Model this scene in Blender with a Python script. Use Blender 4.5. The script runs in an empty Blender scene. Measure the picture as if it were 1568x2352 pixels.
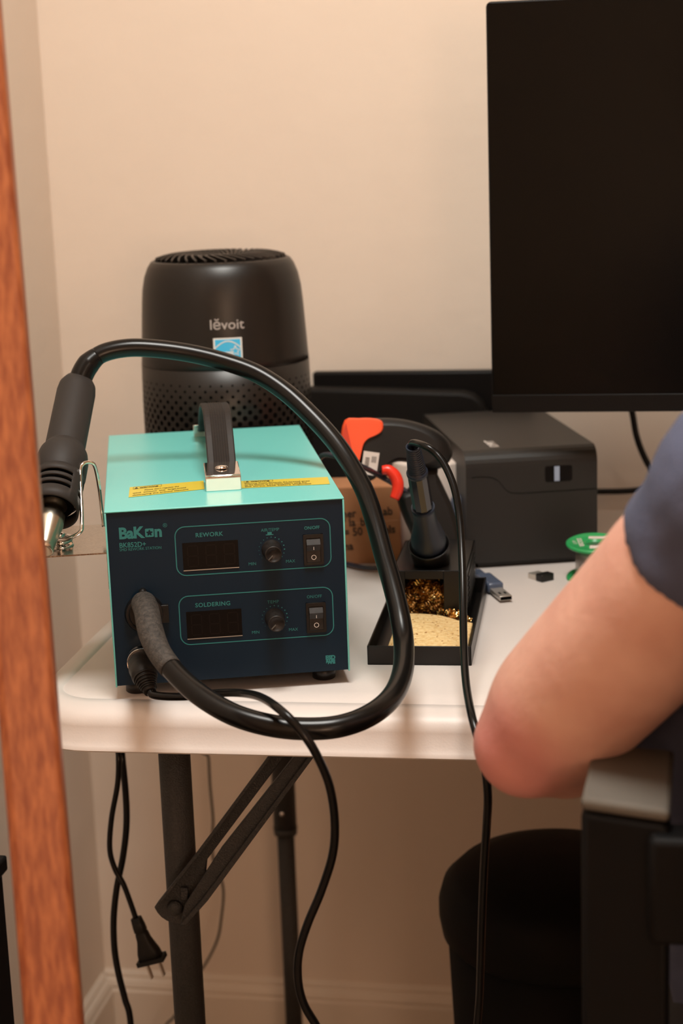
import bpy, bmesh, math, random
from math import sin, cos, pi, radians, sqrt, atan2, tan, hypot
from mathutils import Vector, Matrix, noise
random.seed(7)
C = bpy.context.scene.collection
S = bpy.context.scene

# ------------------------------------------------------------------ camera
F, PITCH, ROLL, YAW = 3884.9, 0.2182, -0.0359, 0.1848
CAM = Vector((0.0, 0.0, 1.17))
_f = Vector((0, cos(PITCH), -sin(PITCH))); _r = Vector((1, 0, 0)); _u = Vector((0, sin(PITCH), cos(PITCH)))
_rz = Matrix.Rotation(YAW, 3, 'Z')
RT = _rz @ (_r*cos(ROLL) + _u*sin(ROLL)); UP = _rz @ (-_r*sin(ROLL) + _u*cos(ROLL)); FW = _rz @ _f
def ray(px, py): return FW + RT*((px-784)/F) - UP*((py-1176)/F)
def W(px, py, d): return CAM + ray(px, py)*d                       # point at a depth in front of the lens
def Wz(px, py, z): r = ray(px, py); return CAM + r*((z-CAM.z)/r.z)  # point on a level surface
def Wy(px, py, y): r = ray(px, py); return CAM + r*(y/r.y)          # point on a plane parallel to the back wall
cd = bpy.data.cameras.new('camera'); cam = bpy.data.objects.new('camera', cd); C.objects.link(cam)
cam.matrix_world = Matrix(((RT.x, UP.x, -FW.x, CAM.x), (RT.y, UP.y, -FW.y, CAM.y), (RT.z, UP.z, -FW.z, CAM.z), (0, 0, 0, 1)))
cd.sensor_fit = 'VERTICAL'; cd.sensor_height = 36; cd.sensor_width = 24; cd.lens = F/2352*36
cd.clip_start = 0.05
cd.dof.use_dof = True; cd.dof.focus_distance = 1.34; cd.dof.aperture_fstop = 6.2
S.camera = cam
# ------------------------------------------------------------------ look, world, lamps
S.view_settings.view_transform = 'Standard'; S.view_settings.look = 'None'
S.view_settings.gamma = 1; S.view_settings.use_curve_mapping = False
S.view_settings.exposure = 0.0
S.cycles.max_bounces = 8; S.cycles.diffuse_bounces = 5; S.cycles.glossy_bounces = 4
S.cycles.use_denoising = True
S.cycles.sample_clamp_indirect = 4
w = bpy.data.worlds.new('world'); S.world = w; w.use_nodes = True
w.node_tree.nodes['Background'].inputs[0].default_value = (1, .82, .66, 1)
w.node_tree.nodes['Background'].inputs[1].default_value = 0.02
CEIL = 2.45
LAMPS = [((-.15, .85, CEIL-.10), .28, 26.5, (1, .985, .93)), ((1.72, -2.2, CEIL-.10), .12, 16.0, (1, .86, .72))]
for i, (lp, rad, en, colr) in enumerate(LAMPS):
    ld = bpy.data.lights.new('lamp_light', 'AREA'); ld.shape = 'DISK'; ld.size = rad*2; ld.energy = en; ld.color = colr
    lo = bpy.data.objects.new('lamp_light', ld); C.objects.link(lo); lo.location = lp

# ------------------------------------------------------------------ materials
def mat(name, col, rough=.5, metal=0., noise_=0., nscale=20., bump=0., bscale=200., spec=.5, coat=0., sss=0., trans=0., col2=None, stretch=None, ior=None):
    m = bpy.data.materials.new(name); m.use_nodes = True; nt = m.node_tree; b = nt.nodes['Principled BSDF']
    b.inputs['Base Color'].default_value = (*col, 1); b.inputs['Roughness'].default_value = rough; b.inputs['Metallic'].default_value = metal
    b.inputs['Specular IOR Level'].default_value = spec; b.inputs['Coat Weight'].default_value = coat
    if ior: b.inputs['IOR'].default_value = ior
    if trans: b.inputs['Transmission Weight'].default_value = trans
    if sss: b.inputs['Subsurface Weight'].default_value = sss; b.inputs['Subsurface Radius'].default_value = (.012, .005, .003); b.inputs['Subsurface Scale'].default_value = 1
    tc = nt.nodes.new('ShaderNodeTexCoord'); mp = nt.nodes.new('ShaderNodeMapping'); nt.links.new(tc.outputs['Object'], mp.inputs[0])
    if stretch: mp.inputs['Scale'].default_value = stretch
    if noise_ or col2:
        n = nt.nodes.new('ShaderNodeTexNoise'); n.inputs['Scale'].default_value = nscale; n.inputs['Detail'].default_value = 6; nt.links.new(mp.outputs[0], n.inputs[0])
        r = nt.nodes.new('ShaderNodeValToRGB'); nt.links.new(n.outputs[0], r.inputs[0])
        c2 = col2 if col2 else tuple(c*(1-noise_) for c in col)
        r.color_ramp.elements[0].position = .35; r.color_ramp.elements[1].position = .65
        r.color_ramp.elements[0].color = (*c2, 1); r.color_ramp.elements[1].color = (*col, 1)
        nt.links.new(r.outputs[0], b.inputs['Base Color'])
    if bump:
        n2 = nt.nodes.new('ShaderNodeTexNoise'); n2.inputs['Scale'].default_value = bscale; n2.inputs['Detail'].default_value = 4; nt.links.new(mp.outputs[0], n2.inputs[0])
        bp = nt.nodes.new('ShaderNodeBump'); bp.inputs['Strength'].default_value = bump; bp.inputs['Distance'].default_value = .002
        nt.links.new(n2.outputs[0], bp.inputs['Height']); nt.links.new(bp.outputs[0], b.inputs['Normal'])
    return m
M = {}
M['wall'] = mat('wall_paint', (.765, .66, .56), .75, noise_=.03, nscale=3, bump=.35, bscale=35, spec=.25)
M['trim'] = mat('trim_paint', (.76, .67, .57), .5, spec=.4)
M['ceil'] = mat('ceiling_paint', (.75, .70, .62), .9)
M['floor'] = mat('floor_carpet', (.34, .26, .19), .95, noise_=.3, nscale=60, bump=.8, bscale=300)
M['wood'] = mat('oiled_wood', (.44, .135, .046), .42, col2=(.25, .060, .020), nscale=9, stretch=(30, 30, .12), spec=.4)
M['table'] = mat('white_plastic', (.72, .655, .615), .42, noise_=.03, nscale=9, bump=.05, bscale=500)
M['hammer'] = mat('hammered_steel', (.034, .032, .030), .5, noise_=.45, nscale=500, bump=.5, bscale=800, spec=.5)
M['teal'] = mat('teal_paint', (.165, .58, .54), .33, bump=.08, bscale=900, spec=.5)
M['navy'] = mat('navy_panel', (.0022, .0130, .027), .40, spec=.2)
M['print'] = mat('teal_print', (.013, .175, .175), .5)
M['blackpl'] = mat('black_plastic', (.006, .005, .0045), .34, spec=.35)
M['blackmat'] = mat('matte_black_plastic', (.008, .0065, .0055), .5, bump=.08, bscale=1200, spec=.3)
M['rubber'] = mat('black_rubber', (.0042, .0038, .0035), .25, spec=.28)
M['dust'] = mat('dusty_rubber', (.055, .045, .037), .65, col2=(.020, .016, .013), nscale=300, bump=.5, bscale=900)
M['grip'] = mat('soft_grip', (.020, .016, .014), .6, spec=.3)
M['deep'] = mat('dark_window', (.003, .0022, .002), .3, spec=.15)
M['seg'] = mat('unlit_segment', (.006, .0035, .003), .3, spec=.2)
M['knob'] = mat('grey_black_knob', (.020, .016, .014), .4, noise_=.5, nscale=300, spec=.3)
M['white'] = mat('white_print', (.75, .70, .66), .5)
M['chrome'] = mat('chrome', (.80, .77, .74), .05, metal=1)
M['plate'] = mat('scratched_zinc', (.52, .49, .45), .14, metal=1, noise_=.2, nscale=500, bump=.05, bscale=600)
M['edge'] = mat('bare_edge', (.45, .42, .38), .35, metal=.8)
M['yellow'] = mat('yellow_sticker', (.64, .50, .045), .35, spec=.6)
M['ink'] = mat('sticker_ink', (.05, .04, .01), .6)
M['blue'] = mat('sticker_blue', (.045, .43, .72), .4)
M['pureb'] = mat('satin_black_shell', (.0075, .0056, .0045), .36, spec=.42)
M['hole'] = mat('hole_shadow_black', (.0012, .001, .0009), .9, spec=.05)
M['orange'] = mat('orange_plastic', (.88, .085, .022), .38)
M['red'] = mat('red_trigger', (.82, .035, .015), .28)
M['card'] = mat('cardboard', (.40, .175, .075), .85, noise_=.12, nscale=30)
M['cardink'] = mat('cardboard_ink', (.035, .018, .01), .8)
M['tape'] = mat('packing_tape', (.46, .22, .10), .3)
M['gold'] = mat('brass_wool', (1.0, .66, .26), .2, metal=1)
M['sponge'] = mat('cellulose_sponge', (.92, .68, .34), .9, col2=(.78, .50, .20), nscale=260, bump=1.0, bscale=420)
M['prn'] = mat('printer_grey', (.0125, .0112, .0098), .48, bump=.1, bscale=900, spec=.4)
M['label'] = mat('paper_label', (.62, .55, .50), .6)
M['screen'] = mat('monitor_glass', (.0018, .0016, .0013), .26, spec=.14)
M['bezel'] = mat('monitor_bezel', (.0030, .0025, .0023), .45, spec=.2)
M['paper'] = mat('white_paper', (.70, .60, .53), .8)
M['bluegrey'] = mat('blue_grey_cloth', (.08, .09, .13), .8)
M['clearblue'] = mat('clear_blue_plastic', (.10, .13, .20), .22, trans=.3, spec=.6)
M['usbmetal'] = mat('usb_metal', (.62, .57, .51), .3, metal=.75)
M['green'] = mat('green_plastic', (.02, .30, .085), .35)
M['solder'] = mat('solder_wire', (.42, .38, .36), .35, metal=.7)
M['case'] = mat('black_case', (.006, .0048, .004), .6, spec=.2)
M['panelblk'] = mat('gloss_black_panel', (.003, .0025, .0025), .5, spec=.2)
M['bin'] = mat('black_bin', (.003, .0027, .0024), .6, spec=.15)
M['wirebrown'] = mat('dark_wire', (.022, .018, .010), .5)
M['ironblue'] = mat('blue_black_rubber', (.010, .016, .030), .42, spec=.4)
M['ironshaft'] = mat('glossy_blue_black', (.012, .014, .022), .14, spec=.7)
M['gunbody'] = mat('gun_grey_plastic', (.024, .020, .018), .6, bump=.06, bscale=900, spec=.35)
M['gunnoz'] = mat('steel_nozzle', (.62, .56, .46), .28, metal=1)
M['cloth'] = mat('navy_tshirt', (.070, .080, .135), .9, noise_=.25, nscale=25, bump=.3, bscale=600)
M['shorts'] = mat('black_shorts', (.015, .014, .015), .9)
M['hair'] = mat('brown_hair', (.045, .025, .014), .6, noise_=.4, nscale=90, bump=.6, bscale=200)
M['eye'] = mat('eye_white', (.6, .57, .53), .3)
M['iris'] = mat('iris_brown', (.05, .025, .01), .3)
M['lip'] = mat('lip', (.42, .14, .10), .5)
M['chairgrey'] = mat('grey_armrest', (.100, .088, .072), .75)
M['chairblk'] = mat('black_chair', (.003, .0027, .0027), .6, spec=.15)
M['lampglass'] = None
def glow(name, col, st):
    m = bpy.data.materials.new(name); m.use_nodes = True; b = m.node_tree.nodes['Principled BSDF']
    b.inputs['Emission Color'].default_value = (*col, 1); b.inputs['Emission Strength'].default_value = st; return m
M['lampglass'] = glow('lamp_diffuser', (1, .82, .6), 2.0)
# skin with redder elbow
def skin():
    m = mat('skin', (.66, .36, .26), .5, sss=.0, bump=.25, bscale=120); nt = m.node_tree; b = nt.nodes['Principled BSDF']
    b.inputs['Subsurface Weight'].default_value = .12; b.inputs['Subsurface Radius'].default_value = (.012, .004, .002); b.inputs['Subsurface Scale'].default_value = 1
    tc = nt.nodes.new('ShaderNodeTexCoord')
    n = nt.nodes.new('ShaderNodeTexNoise'); n.inputs['Scale'].default_value = 22; n.inputs['Detail'].default_value = 3; nt.links.new(tc.outputs['Object'], n.inputs[0])
    r = nt.nodes.new('ShaderNodeValToRGB'); nt.links.new(n.outputs[0], r.inputs[0])
    r.color_ramp.elements[0].position = .35; r.color_ramp.elements[0].color = (.60, .315, .240, 1)
    r.color_ramp.elements[1].position = .7; r.color_ramp.elements[1].color = (.71, .415, .32, 1)
    vm = nt.nodes.new('ShaderNodeVectorMath'); vm.operation = 'DISTANCE'; nt.links.new(tc.outputs['Object'], vm.inputs[0]); vm.inputs[1].default_value = ELBOW_LOCAL
    mr = nt.nodes.new('ShaderNodeMapRange'); mr.inputs[1].default_value = .02; mr.inputs[2].default_value = .065; mr.inputs[3].default_value = .7; mr.inputs[4].default_value = 0
    mr.interpolation_type = 'SMOOTHSTEP'
    nt.links.new(vm.outputs['Value'], mr.inputs[0])
    mx = nt.nodes.new('ShaderNodeMix'); mx.data_type = 'RGBA'; nt.links.new(mr.outputs[0], mx.inputs[0]); nt.links.new(r.outputs[0], mx.inputs[6]); mx.inputs[7].default_value = (.56, .19, .18, 1)
    nt.links.new(mx.outputs[2], b.inputs['Base Color']); return m

# ------------------------------------------------------------------ mesh helpers
ROOT = {}          # thing -> its world matrix
def frame(z, x=None, o=(0, 0, 0)):
    z = Vector(z).normalized()
    if x is None: x = Vector((1, 0, 0)) if abs(z.x) < .9 else Vector((0, 1, 0))
    x = Vector(x); x = (x - z*x.dot(z)).normalized(); y = z.cross(x)
    m = Matrix((x, y, z)).transposed().to_4x4(); m.translation = Vector(o); return m
def catmull(pts, k=8):
    pts = [Vector(p) for p in pts]; out = []
    P = [pts[0]*2-pts[1]] + pts + [pts[-1]*2-pts[-2]]
    for i in range(1, len(P)-2):
        a, b, c, d = P[i-1:i+3]
        for j in range(k):
            t = j/k; out.append(.5*((2*b) + (c-a)*t + (2*a-5*b+4*c-d)*t*t + (3*b-3*c+d-a)*t**3))
    out.append(pts[-1]); return out
class MB:
    def __init__(s): s.v = []; s.f = []; s.mi = []; s.sm = []
    def add(s, vs, fs, T=None, mi=0, sm=False):
        n = len(s.v)
        for p in vs:
            p = Vector(p); s.v.append(T @ p if T else p)
        for q in fs: s.f.append([i+n for i in q]); s.mi.append(mi); s.sm.append(sm)
        return s
    def box(s, lo, hi, T=None, mi=0):
        x0, y0, z0 = lo; x1, y1, z1 = hi
        return s.add([(x0,y0,z0),(x1,y0,z0),(x1,y1,z0),(x0,y1,z0),(x0,y0,z1),(x1,y0,z1),(x1,y1,z1),(x0,y1,z1)],
                     [(3,2,1,0),(4,5,6,7),(0,1,5,4),(1,2,6,5),(2,3,7,6),(3,0,4,7)], T, mi)
    def tube(s, path, r, n=16, caps=True, mi=0, flat=1.0, smooth=0):
        if smooth: 
            m0 = len(path); path2 = catmull(path, smooth)
            if isinstance(r, (list, tuple)):
                rr = []
                for i in range(len(path2)):
                    t = i/smooth; a = min(int(t), m0-2); rr.append(r[a]*(1-(t-a)) + r[a+1]*(t-a))
                r = rr
            path = path2
        path = [Vector(p) for p in path]; rs = r if isinstance(r, (list, tuple)) else [r]*len(path)
        vs = []; up = None
        for i, p in enumerate(path):
            t = (path[min(i+1, len(path)-1)] - path[max(i-1, 0)]).normalized()
            if up is None: up = Vector((0, 0, 1)) if abs(t.z) < .9 else Vector((0, 1, 0))
            up = (up - t*up.dot(t)).normalized(); sd = t.cross(up)
            for k in range(n):
                a = 2*pi*k/n; vs.append(p + (up*cos(a)*flat + sd*sin(a))*rs[i])
        fs = []
        for i in range(len(path)-1):
            for k in range(n):
                a = i*n+k; b = i*n+(k+1) % n; fs.append((a, a+n, b+n, b)[::-1])
        s.add(vs, fs, None, mi, True)
        if caps:
            m = len(s.v) - len(vs); 
            s.f.append(list(range(m, m+n))[::-1][::-1]); s.mi.append(mi); s.sm.append(False)
            s.f.append([m+(len(path)-1)*n+k for k in range(n)][::-1]); s.mi.append(mi); s.sm.append(False)
        return s
    def lathe(s, prof, T=None, n=32, mi=0, sm=True, sx=1, sy=1):
        vs = [(r*cos(2*pi*k/n)*sx, r*sin(2*pi*k/n)*sy, z) for r, z in prof for k in range(n)]
        fs = [(i*n+k, i*n+(k+1) % n, (i+1)*n+(k+1) % n, (i+1)*n+k) for i in range(len(prof)-1) for k in range(n)]
        s.add(vs, fs, T, mi, sm)
        m = len(s.v)-len(vs)
        if prof[0][0] > 1e-6: s.f.append([m+k for k in range(n)][::-1]); s.mi.append(mi); s.sm.append(False)
        if prof[-1][0] > 1e-6: s.f.append([m+(len(prof)-1)*n+k for k in range(n)]); s.mi.append(mi); s.sm.append(False)
        return s
    def prism(s, pts, z0, z1, T=None, mi=0):
        n = len(pts)
        ar = sum(pts[i][0]*pts[(i+1) % n][1]-pts[(i+1) % n][0]*pts[i][1] for i in range(n))
        if ar < 0: pts = pts[::-1]
        vs = [(x, y, z0) for x, y in pts]+[(x, y, z1) for x, y in pts]
        fs = [list(range(n))[::-1], list(range(n, 2*n))] + [(i, (i+1) % n, n+(i+1) % n, n+i) for i in range(n)]
        return s.add(vs, fs, T, mi)
    def pillow(s, pts, th, T=None, mi=0, e=2.6, rings=9, edge=.82):
        """solid with a traced outline, rounded towards its two sides"""
        n = len(pts); cx = sum(p[0] for p in pts)/n; cy = sum(p[1] for p in pts)/n; vs = []
        ar = sum(pts[i][0]*pts[(i+1) % n][1]-pts[(i+1) % n][0]*pts[i][1] for i in range(n))
        if ar < 0: pts = pts[::-1]
        for k in range(rings):
            t = -1+2*k/(rings-1); sc = edge+(1-edge)*(max(0, 1-abs(t)**e))**(1/e)
            vs += [(cx+(x-cx)*sc, cy+(y-cy)*sc, t*th/2) for x, y in pts]
        fs = [(k*n+i, k*n+(i+1) % n, (k+1)*n+(i+1) % n, (k+1)*n+i) for k in range(rings-1) for i in range(n)]
        s.add(vs, fs, T, mi, True); m = len(s.v)-len(vs)
        s.f.append([m+i for i in range(n)][::-1]); s.f.append([m+(rings-1)*n+i for i in range(n)]); s.mi += [mi, mi]; s.sm += [False, False]
        return s
    def text(s, body, size, T, mi=0, align='CENTER', bold=0., sx=1., warp=None, space=1.):
        c = bpy.data.curves.new('t', 'FONT'); c.body = body; c.size = size; c.align_x = align; c.offset = bold; c.resolution_u = 3; c.space_character = space
        o = bpy.data.objects.new('t', c); C.objects.link(o); me = bpy.data.meshes.new_from_object(o)
        vs = [Vector((v.co.x*sx, v.co.y, 0)) for v in me.vertices]; fs = [list(p.vertices) for p in me.polygons]
        bpy.data.objects.remove(o); bpy.data.curves.remove(c); bpy.data.meshes.remove(me)
        if warp: vs = [warp(p) for p in vs]
        return s.add(vs, fs, T, mi)
    def ringstrip(s, outer, inner, T=None, mi=0):
        n = len(outer); vs = [(x, y, 0) for x, y in outer]+[(x, y, 0) for x, y in inner]
        return s.add(vs, [(i, (i+1) % n, n+(i+1) % n, n+i) for i in range(n)], T, mi)
    def build(s, name, mats, parent=None, bevel=0., seg=2, subsurf=0, label=None, solid=0.):
        me = bpy.data.meshes.new(name)
        vs = s.v
        if parent is not None and parent in ROOT and ROOT[parent] is not None:
            inv = ROOT[parent].inverted(); vs = [inv @ p for p in vs]
        me.from_pydata([tuple(p) for p in vs], [], s.f)
        for m in (mats if isinstance(mats, (list, tuple)) else [mats]): me.materials.append(m)
        me.polygons.foreach_set('material_index', s.mi); me.polygons.foreach_set('use_smooth', s.sm); me.update()
        bm = bmesh.new(); bm.from_mesh(me); bmesh.ops.recalc_face_normals(bm, faces=bm.faces); bm.to_mesh(me); bm.free()
        o = bpy.data.objects.new(name, me); C.objects.link(o)
        if parent is not None:
            o.parent = parent; ROOT[o] = ROOT.get(parent)
        else: ROOT[o] = None
        if bevel:
            b = o.modifiers.new('bevel', 'BEVEL'); b.width = bevel; b.segments = seg; b.limit_method = 'ANGLE'; b.angle_limit = radians(40); b.harden_normals = False
            for p in me.polygons: p.use_smooth = True
            me.set_sharp_from_angle(angle=radians(50))
        if solid:
            q = o.modifiers.new('solid', 'SOLIDIFY'); q.thickness = solid; q.offset = 0
        if subsurf:
            q = o.modifiers.new('sub', 'SUBSURF'); q.levels = subsurf; q.render_levels = subsurf
            for p in me.polygons: p.use_smooth = True
        if label: o['label'] = label
        return o
def tag(o, label, cat, group=None):
    o['label'] = label; o['category'] = cat
    if group: o['group'] = group
    return o
def thing(name, label, cat, loc, rz=0., group=None):
    o = bpy.data.objects.new(name, None); C.objects.link(o); o.location = loc; o.rotation_euler = (0, 0, rz); o.empty_display_size = .05
    ROOT[o] = Matrix.Translation(Vector(loc)) @ Matrix.Rotation(rz, 4, 'Z'); return tag(o, label, cat, group)
def struct(name, mb, m, parent=None, **k):
    o = mb.build(name, m, parent, **k)
    if parent is None: o['kind'] = 'structure'
    return o
def rrect(x0, y0, x1, y1, r, n=6):
    out = []
    for cx, cy, a0 in ((x1-r, y1-r, 0), (x0+r, y1-r, 90), (x0+r, y0+r, 180), (x1-r, y0+r, 270)):
        for k in range(n+1):
            a = radians(a0+90*k/n); out.append((cx+r*cos(a), cy+r*sin(a)))
    return out
def disc(mb, c, r, T, n=14, mi=0, z=0):
    mb.add([(c[0]+r*cos(2*pi*k/n), c[1]+r*sin(2*pi*k/n), z) for k in range(n)], [list(range(n))], T, mi)

# ------------------------------------------------------------------ room
XL, XR, YB, YF = -.715, 3.0, 1.985, -3.2
struct('floor', MB().box((XL-.1, YF-.1, -.08), (XR+.1, YB+.1, 0)), M['floor'])
struct('ceiling', MB().box((XL-.1, YF-.1, CEIL), (XR+.1, YB+.1, CEIL+.08)), M['ceil'])
struct('wall_back', MB().box((XL-.1, YB, 0), (XR+.1, YB+.1, CEIL)), M['wall'])
struct('wall_left', MB().box((XL-.1, YF, 0), (XL, YB, CEIL)), M['wall'])
struct('wall_right', MB().box((XR, YF, 0), (XR+.1, YB, CEIL)), M['wall'])
struct('wall_front', MB().box((XL-.1, YF-.1, 0), (XR+.1, YF, CEIL)), M['wall'])
BBP = [(0, 0), (.014, 0), (.014, .069), (.011, .072), (.0125, .076), (.0095, .083), (.0055, .086), (.006, .090), (.002, .095), (0, .095)]
def baseboard(name, T, L):
    mb = MB(); mb.prism(BBP, 0, L, T); struct(name, mb, M['trim'])
# profile x -> away from wall, y -> up, z -> along the wall
baseboard('baseboard_back', Matrix(((0, 0, 1, XL), (-1, 0, 0, YB), (0, 1, 0, 0), (0, 0, 0, 1))), XR-XL)
baseboard('baseboard_left', Matrix(((1, 0, 0, XL), (0, 0, 1, YF), (0, 1, 0, 0), (0, 0, 0, 1))), YB-YF-.0145)
for i, (lp, rad, en, colr) in enumerate(LAMPS):
    t = thing('ceiling_lamp', ('round flush ceiling lamp above the white table' , 'round flush ceiling lamp behind the camera at the right')[i], 'lamp', (lp[0], lp[1], CEIL))
    T = Matrix.Translation((lp[0], lp[1], CEIL))
    MB().lathe([(.02, -.045), (rad+.015, -.045), (rad+.035, -.03), (rad+.04, 0)], T, 40).build('lamp_base', M['ceil'], t)
    MB().lathe([(.001, -.085), (rad*.5, -.083), (rad*.85, -.07), (rad+.01, -.0455)], T, 40).build('lamp_shade', M['lampglass'], t)

lt = thing('fill_lamp', 'added fill lamp with a round glowing shade, unseen behind the camera', 'lamp', (.95, -2.2, 0)); T = ROOT[lt]  # added warm fill light, out of view, brightens the wall under the table
MB().lathe([(.14, 0), (.14, .015), (.02, .03), (.011, .04), (.011, .92)], T, 32).build('fill_lamp_stand', M['hammer'], lt)
MB().lathe([(.27*sin(pi*k/20)+.0005, 1.15-.27*cos(pi*k/20)) for k in range(21)], T, 40).build('lamp_shade', glow('fill_glow', (1, .64, .42), 20.0), lt)
# ------------------------------------------------------------------ wooden post, dark panel at the left
PX, PY = -.3485, .905
def post(mb, b, tpt, wx, wy, ang):
    ol = rrect(-wx/2, -wy/2, wx/2, wy/2, .005, 4); vs = []
    for q in (b, tpt):
        for x, y in ol: vs.append((q[0]+x*cos(ang)-y*sin(ang), q[1]+x*sin(ang)+y*cos(ang), q[2]))
    n = len(ol); mb.add(vs, [(i, (i+1) % n, n+(i+1) % n, n+i) for i in range(n)]+[list(range(n)), list(range(n, 2*n))], None, 0, False)
pt = thing('wooden_post', 'tall reddish-brown wooden post in the left foreground', 'post', (PX, PY, 0))
mb = MB(); A = Wz(126, 2352, .66); B = W(32, 1200, 1.0); dirv = (B-A)/(B.z-A.z)
PB = A-dirv*A.z; PT = A+dirv*(2.0-A.z)
post(mb, (PB.x, PB.y, 0), (PT.x, PT.y, 2.0), .034, .036, .32)
mb.build('post_shaft', M['wood'], pt)
t = thing('black_cabinet', 'low black cabinet at the lower left edge, left of the wooden post', 'cabinet', (-.52, 1.02, 0))
P0 = W(37, 2352, 1.25); 
mb = MB(); mb.box((P0.x-.05, P0.y-.20, 0), (P0.x, P0.y+.0, .66)); mb.build('cabinet_body', M['chairblk'], t, bevel=.003)
MB().box((P0.x-.055, P0.y-.205, .66), (P0.x+.003, P0.y+.003, .672)).build('cabinet_top', M['chairblk'], t, bevel=.002)

# ------------------------------------------------------------------ folding table
TZ = .74
TYAW = radians(1.3); TO = Vector((-.499, 1.197, 0))
tb = thing('folding_table', 'white plastic folding table with dark steel legs', 'table', (TO.x, TO.y, 0), TYAW)
TT = ROOT[tb]; TL, TW = 1.22, .735
def trr(inset, r): return rrect(inset, inset, TL-inset, TW-inset, max(r-inset, .004), 10)
prof = [(.007, .709), (.0, .7055), (-.0015, .707), (-.0005, .7105), (.0025, .713), (.002, .726), (.0045, .7325), (.011, .7375), (.019, .7397), (.0275, .7402), (.0285, .7392), (.0295, .7392), (.0305, .74)]
mb = MB(); vs = []; n = None
for ins, z in prof:
    ol = trr(ins, .065); n = len(ol); vs += [(x, y, z) for x, y in ol]
fs = [(k*n+i, k*n+(i+1) % n, (k+1)*n+(i+1) % n, (k+1)*n+i) for k in range(len(prof)-1) for i in range(n)]
fs += [list(range(n))[::-1], [(len(prof)-1)*n+i for i in range(n)]]
mb.add(vs, fs, TT, 0, True)
mb.build('tabletop', M['table'], tb)
o_ = bpy.context.scene.collection.objects[-1]; o_.data.set_sharp_from_angle(angle=radians(60))
def leg_frame(xa, xb, name='leg_frame'):
    pass
def leg(xf, yf):
    mb = MB(); r = .0138
    mb.tube([(xf, yf, .708), (xf, yf, .364)], r, 24); mb.tube([(xf, yf, .366), (xf, yf, .357)], [.0146, .0138], 24)
    mb.tube([(xf, yf, .36), (xf, yf, .012)], .0104, 20); mb.lathe([(.0115, 0), (.0125, .004), (.0125, .03), (.0105, .034)], Matrix.Translation((xf, yf, 0)))
    o = mb.build('leg', M['hammer'], tb)
    b = MB(); b.lathe([(.0001, .002), (.0025, .0016), (.003, 0)], frame((0, -1, 0), None, (xf, yf-.0137, .388))); b.build('spring_button', M['chrome'], o)
LX = [(-.403, 1.33), (-.428, 1.85), (.59, 1.352), (.565, 1.872)]
for x, y in LX: leg(x, y)
for a, b in ((0, 1), (2, 3)):
    (x0, y0), (x1, y1) = LX[a], LX[b]
    MB().tube([(x0, y0+.012, .694), (x1, y1-.012, .694)], .0125, 20).build('crossbar', M['hammer'], tb)
    mb = MB(); mb.tube([(x0, y0-.01, .688), (x0, y0+.02, .688)], .0125); 
# folding brace with a bolted channel end
def yprism(px_pts, y, th, name, m, parent, bevel=.0008):
    pts = [Wy(a, b, y) for a, b in px_pts]; T = Matrix(((1, 0, 0, 0), (0, 0, 1, y), (0, 1, 0, 0), (0, 0, 0, 1)))
    mb = MB(); mb.prism([(p.x, p.z) for p in pts], 0, th, T); return mb.build(name, m, parent, bevel=bevel)
yprism([(354, 2085), (448, 1965), (600, 1760), (650, 1690), (700, 1690), (655, 1735), (475, 1975), (470, 2030), (440, 2100), (424, 2124), (410, 2124), (396, 2121), (382, 2115), (370, 2107), (361, 2097)], 1.305, .003, 'brace', M['hammer'], tb)
yprism([(414, 2124), (424, 2078), (500, 1960), (690, 1720), (710, 1690), (750, 1690), (716, 1735), (470, 2068), (424, 2126)], 1.290, .016, 'brace', M['hammer'], tb)
yprism([(354, 2084), (448, 1964), (600, 1759), (650, 1689), (657, 1692), (606, 1763), (454, 1968), (360, 2087)], 1.296, .012, 'brace_flange', M['hammer'], tb, .0004)
yprism([(413, 2125), (466, 2064), (712, 1733), (744, 1690), (755, 1692), (722, 1737), (476, 2070), (424, 2128)], 1.284, .010, 'brace_flange', M['hammer'], tb, .0004)
q = Wy(402, 2085, 1.303); MB().lathe([(.0001, .0052), (.004, .0046), (.0068, .002), (.0072, 0)], frame((0, -1, 0), None, q), 24).build('brace_bolt', M['hammer'], tb)
q = Wy(424, 2050, 1.304); MB().box((q.x-.003, q.y-.004, q.z-.006), (q.x+.004, q.y, q.z+.006)).build('brace_tab', M['hammer'], tb, bevel=.001)
MB().box((.08, 1.45, .705), (.14, 1.70, .7095)).build('mounting_plate', M['hammer'], tb)

# ------------------------------------------------------------------ rework station
SY = .1157+YAW; SO = Vector((-.4149, 1.2218, TZ)); SW, SD, SH = .187, .354, .1536; SB = .011
st = thing('rework_station', 'teal and navy soldering rework station with carrying handle on the white table', 'soldering station', SO, SY)
ST = ROOT[st]
FP = ST @ Matrix(((1, 0, 0, 0), (0, 0, -1, .0015), (0, 1, 0, 0), (0, 0, 0, 1)))    # x right, y up, z out of the front panel
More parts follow.
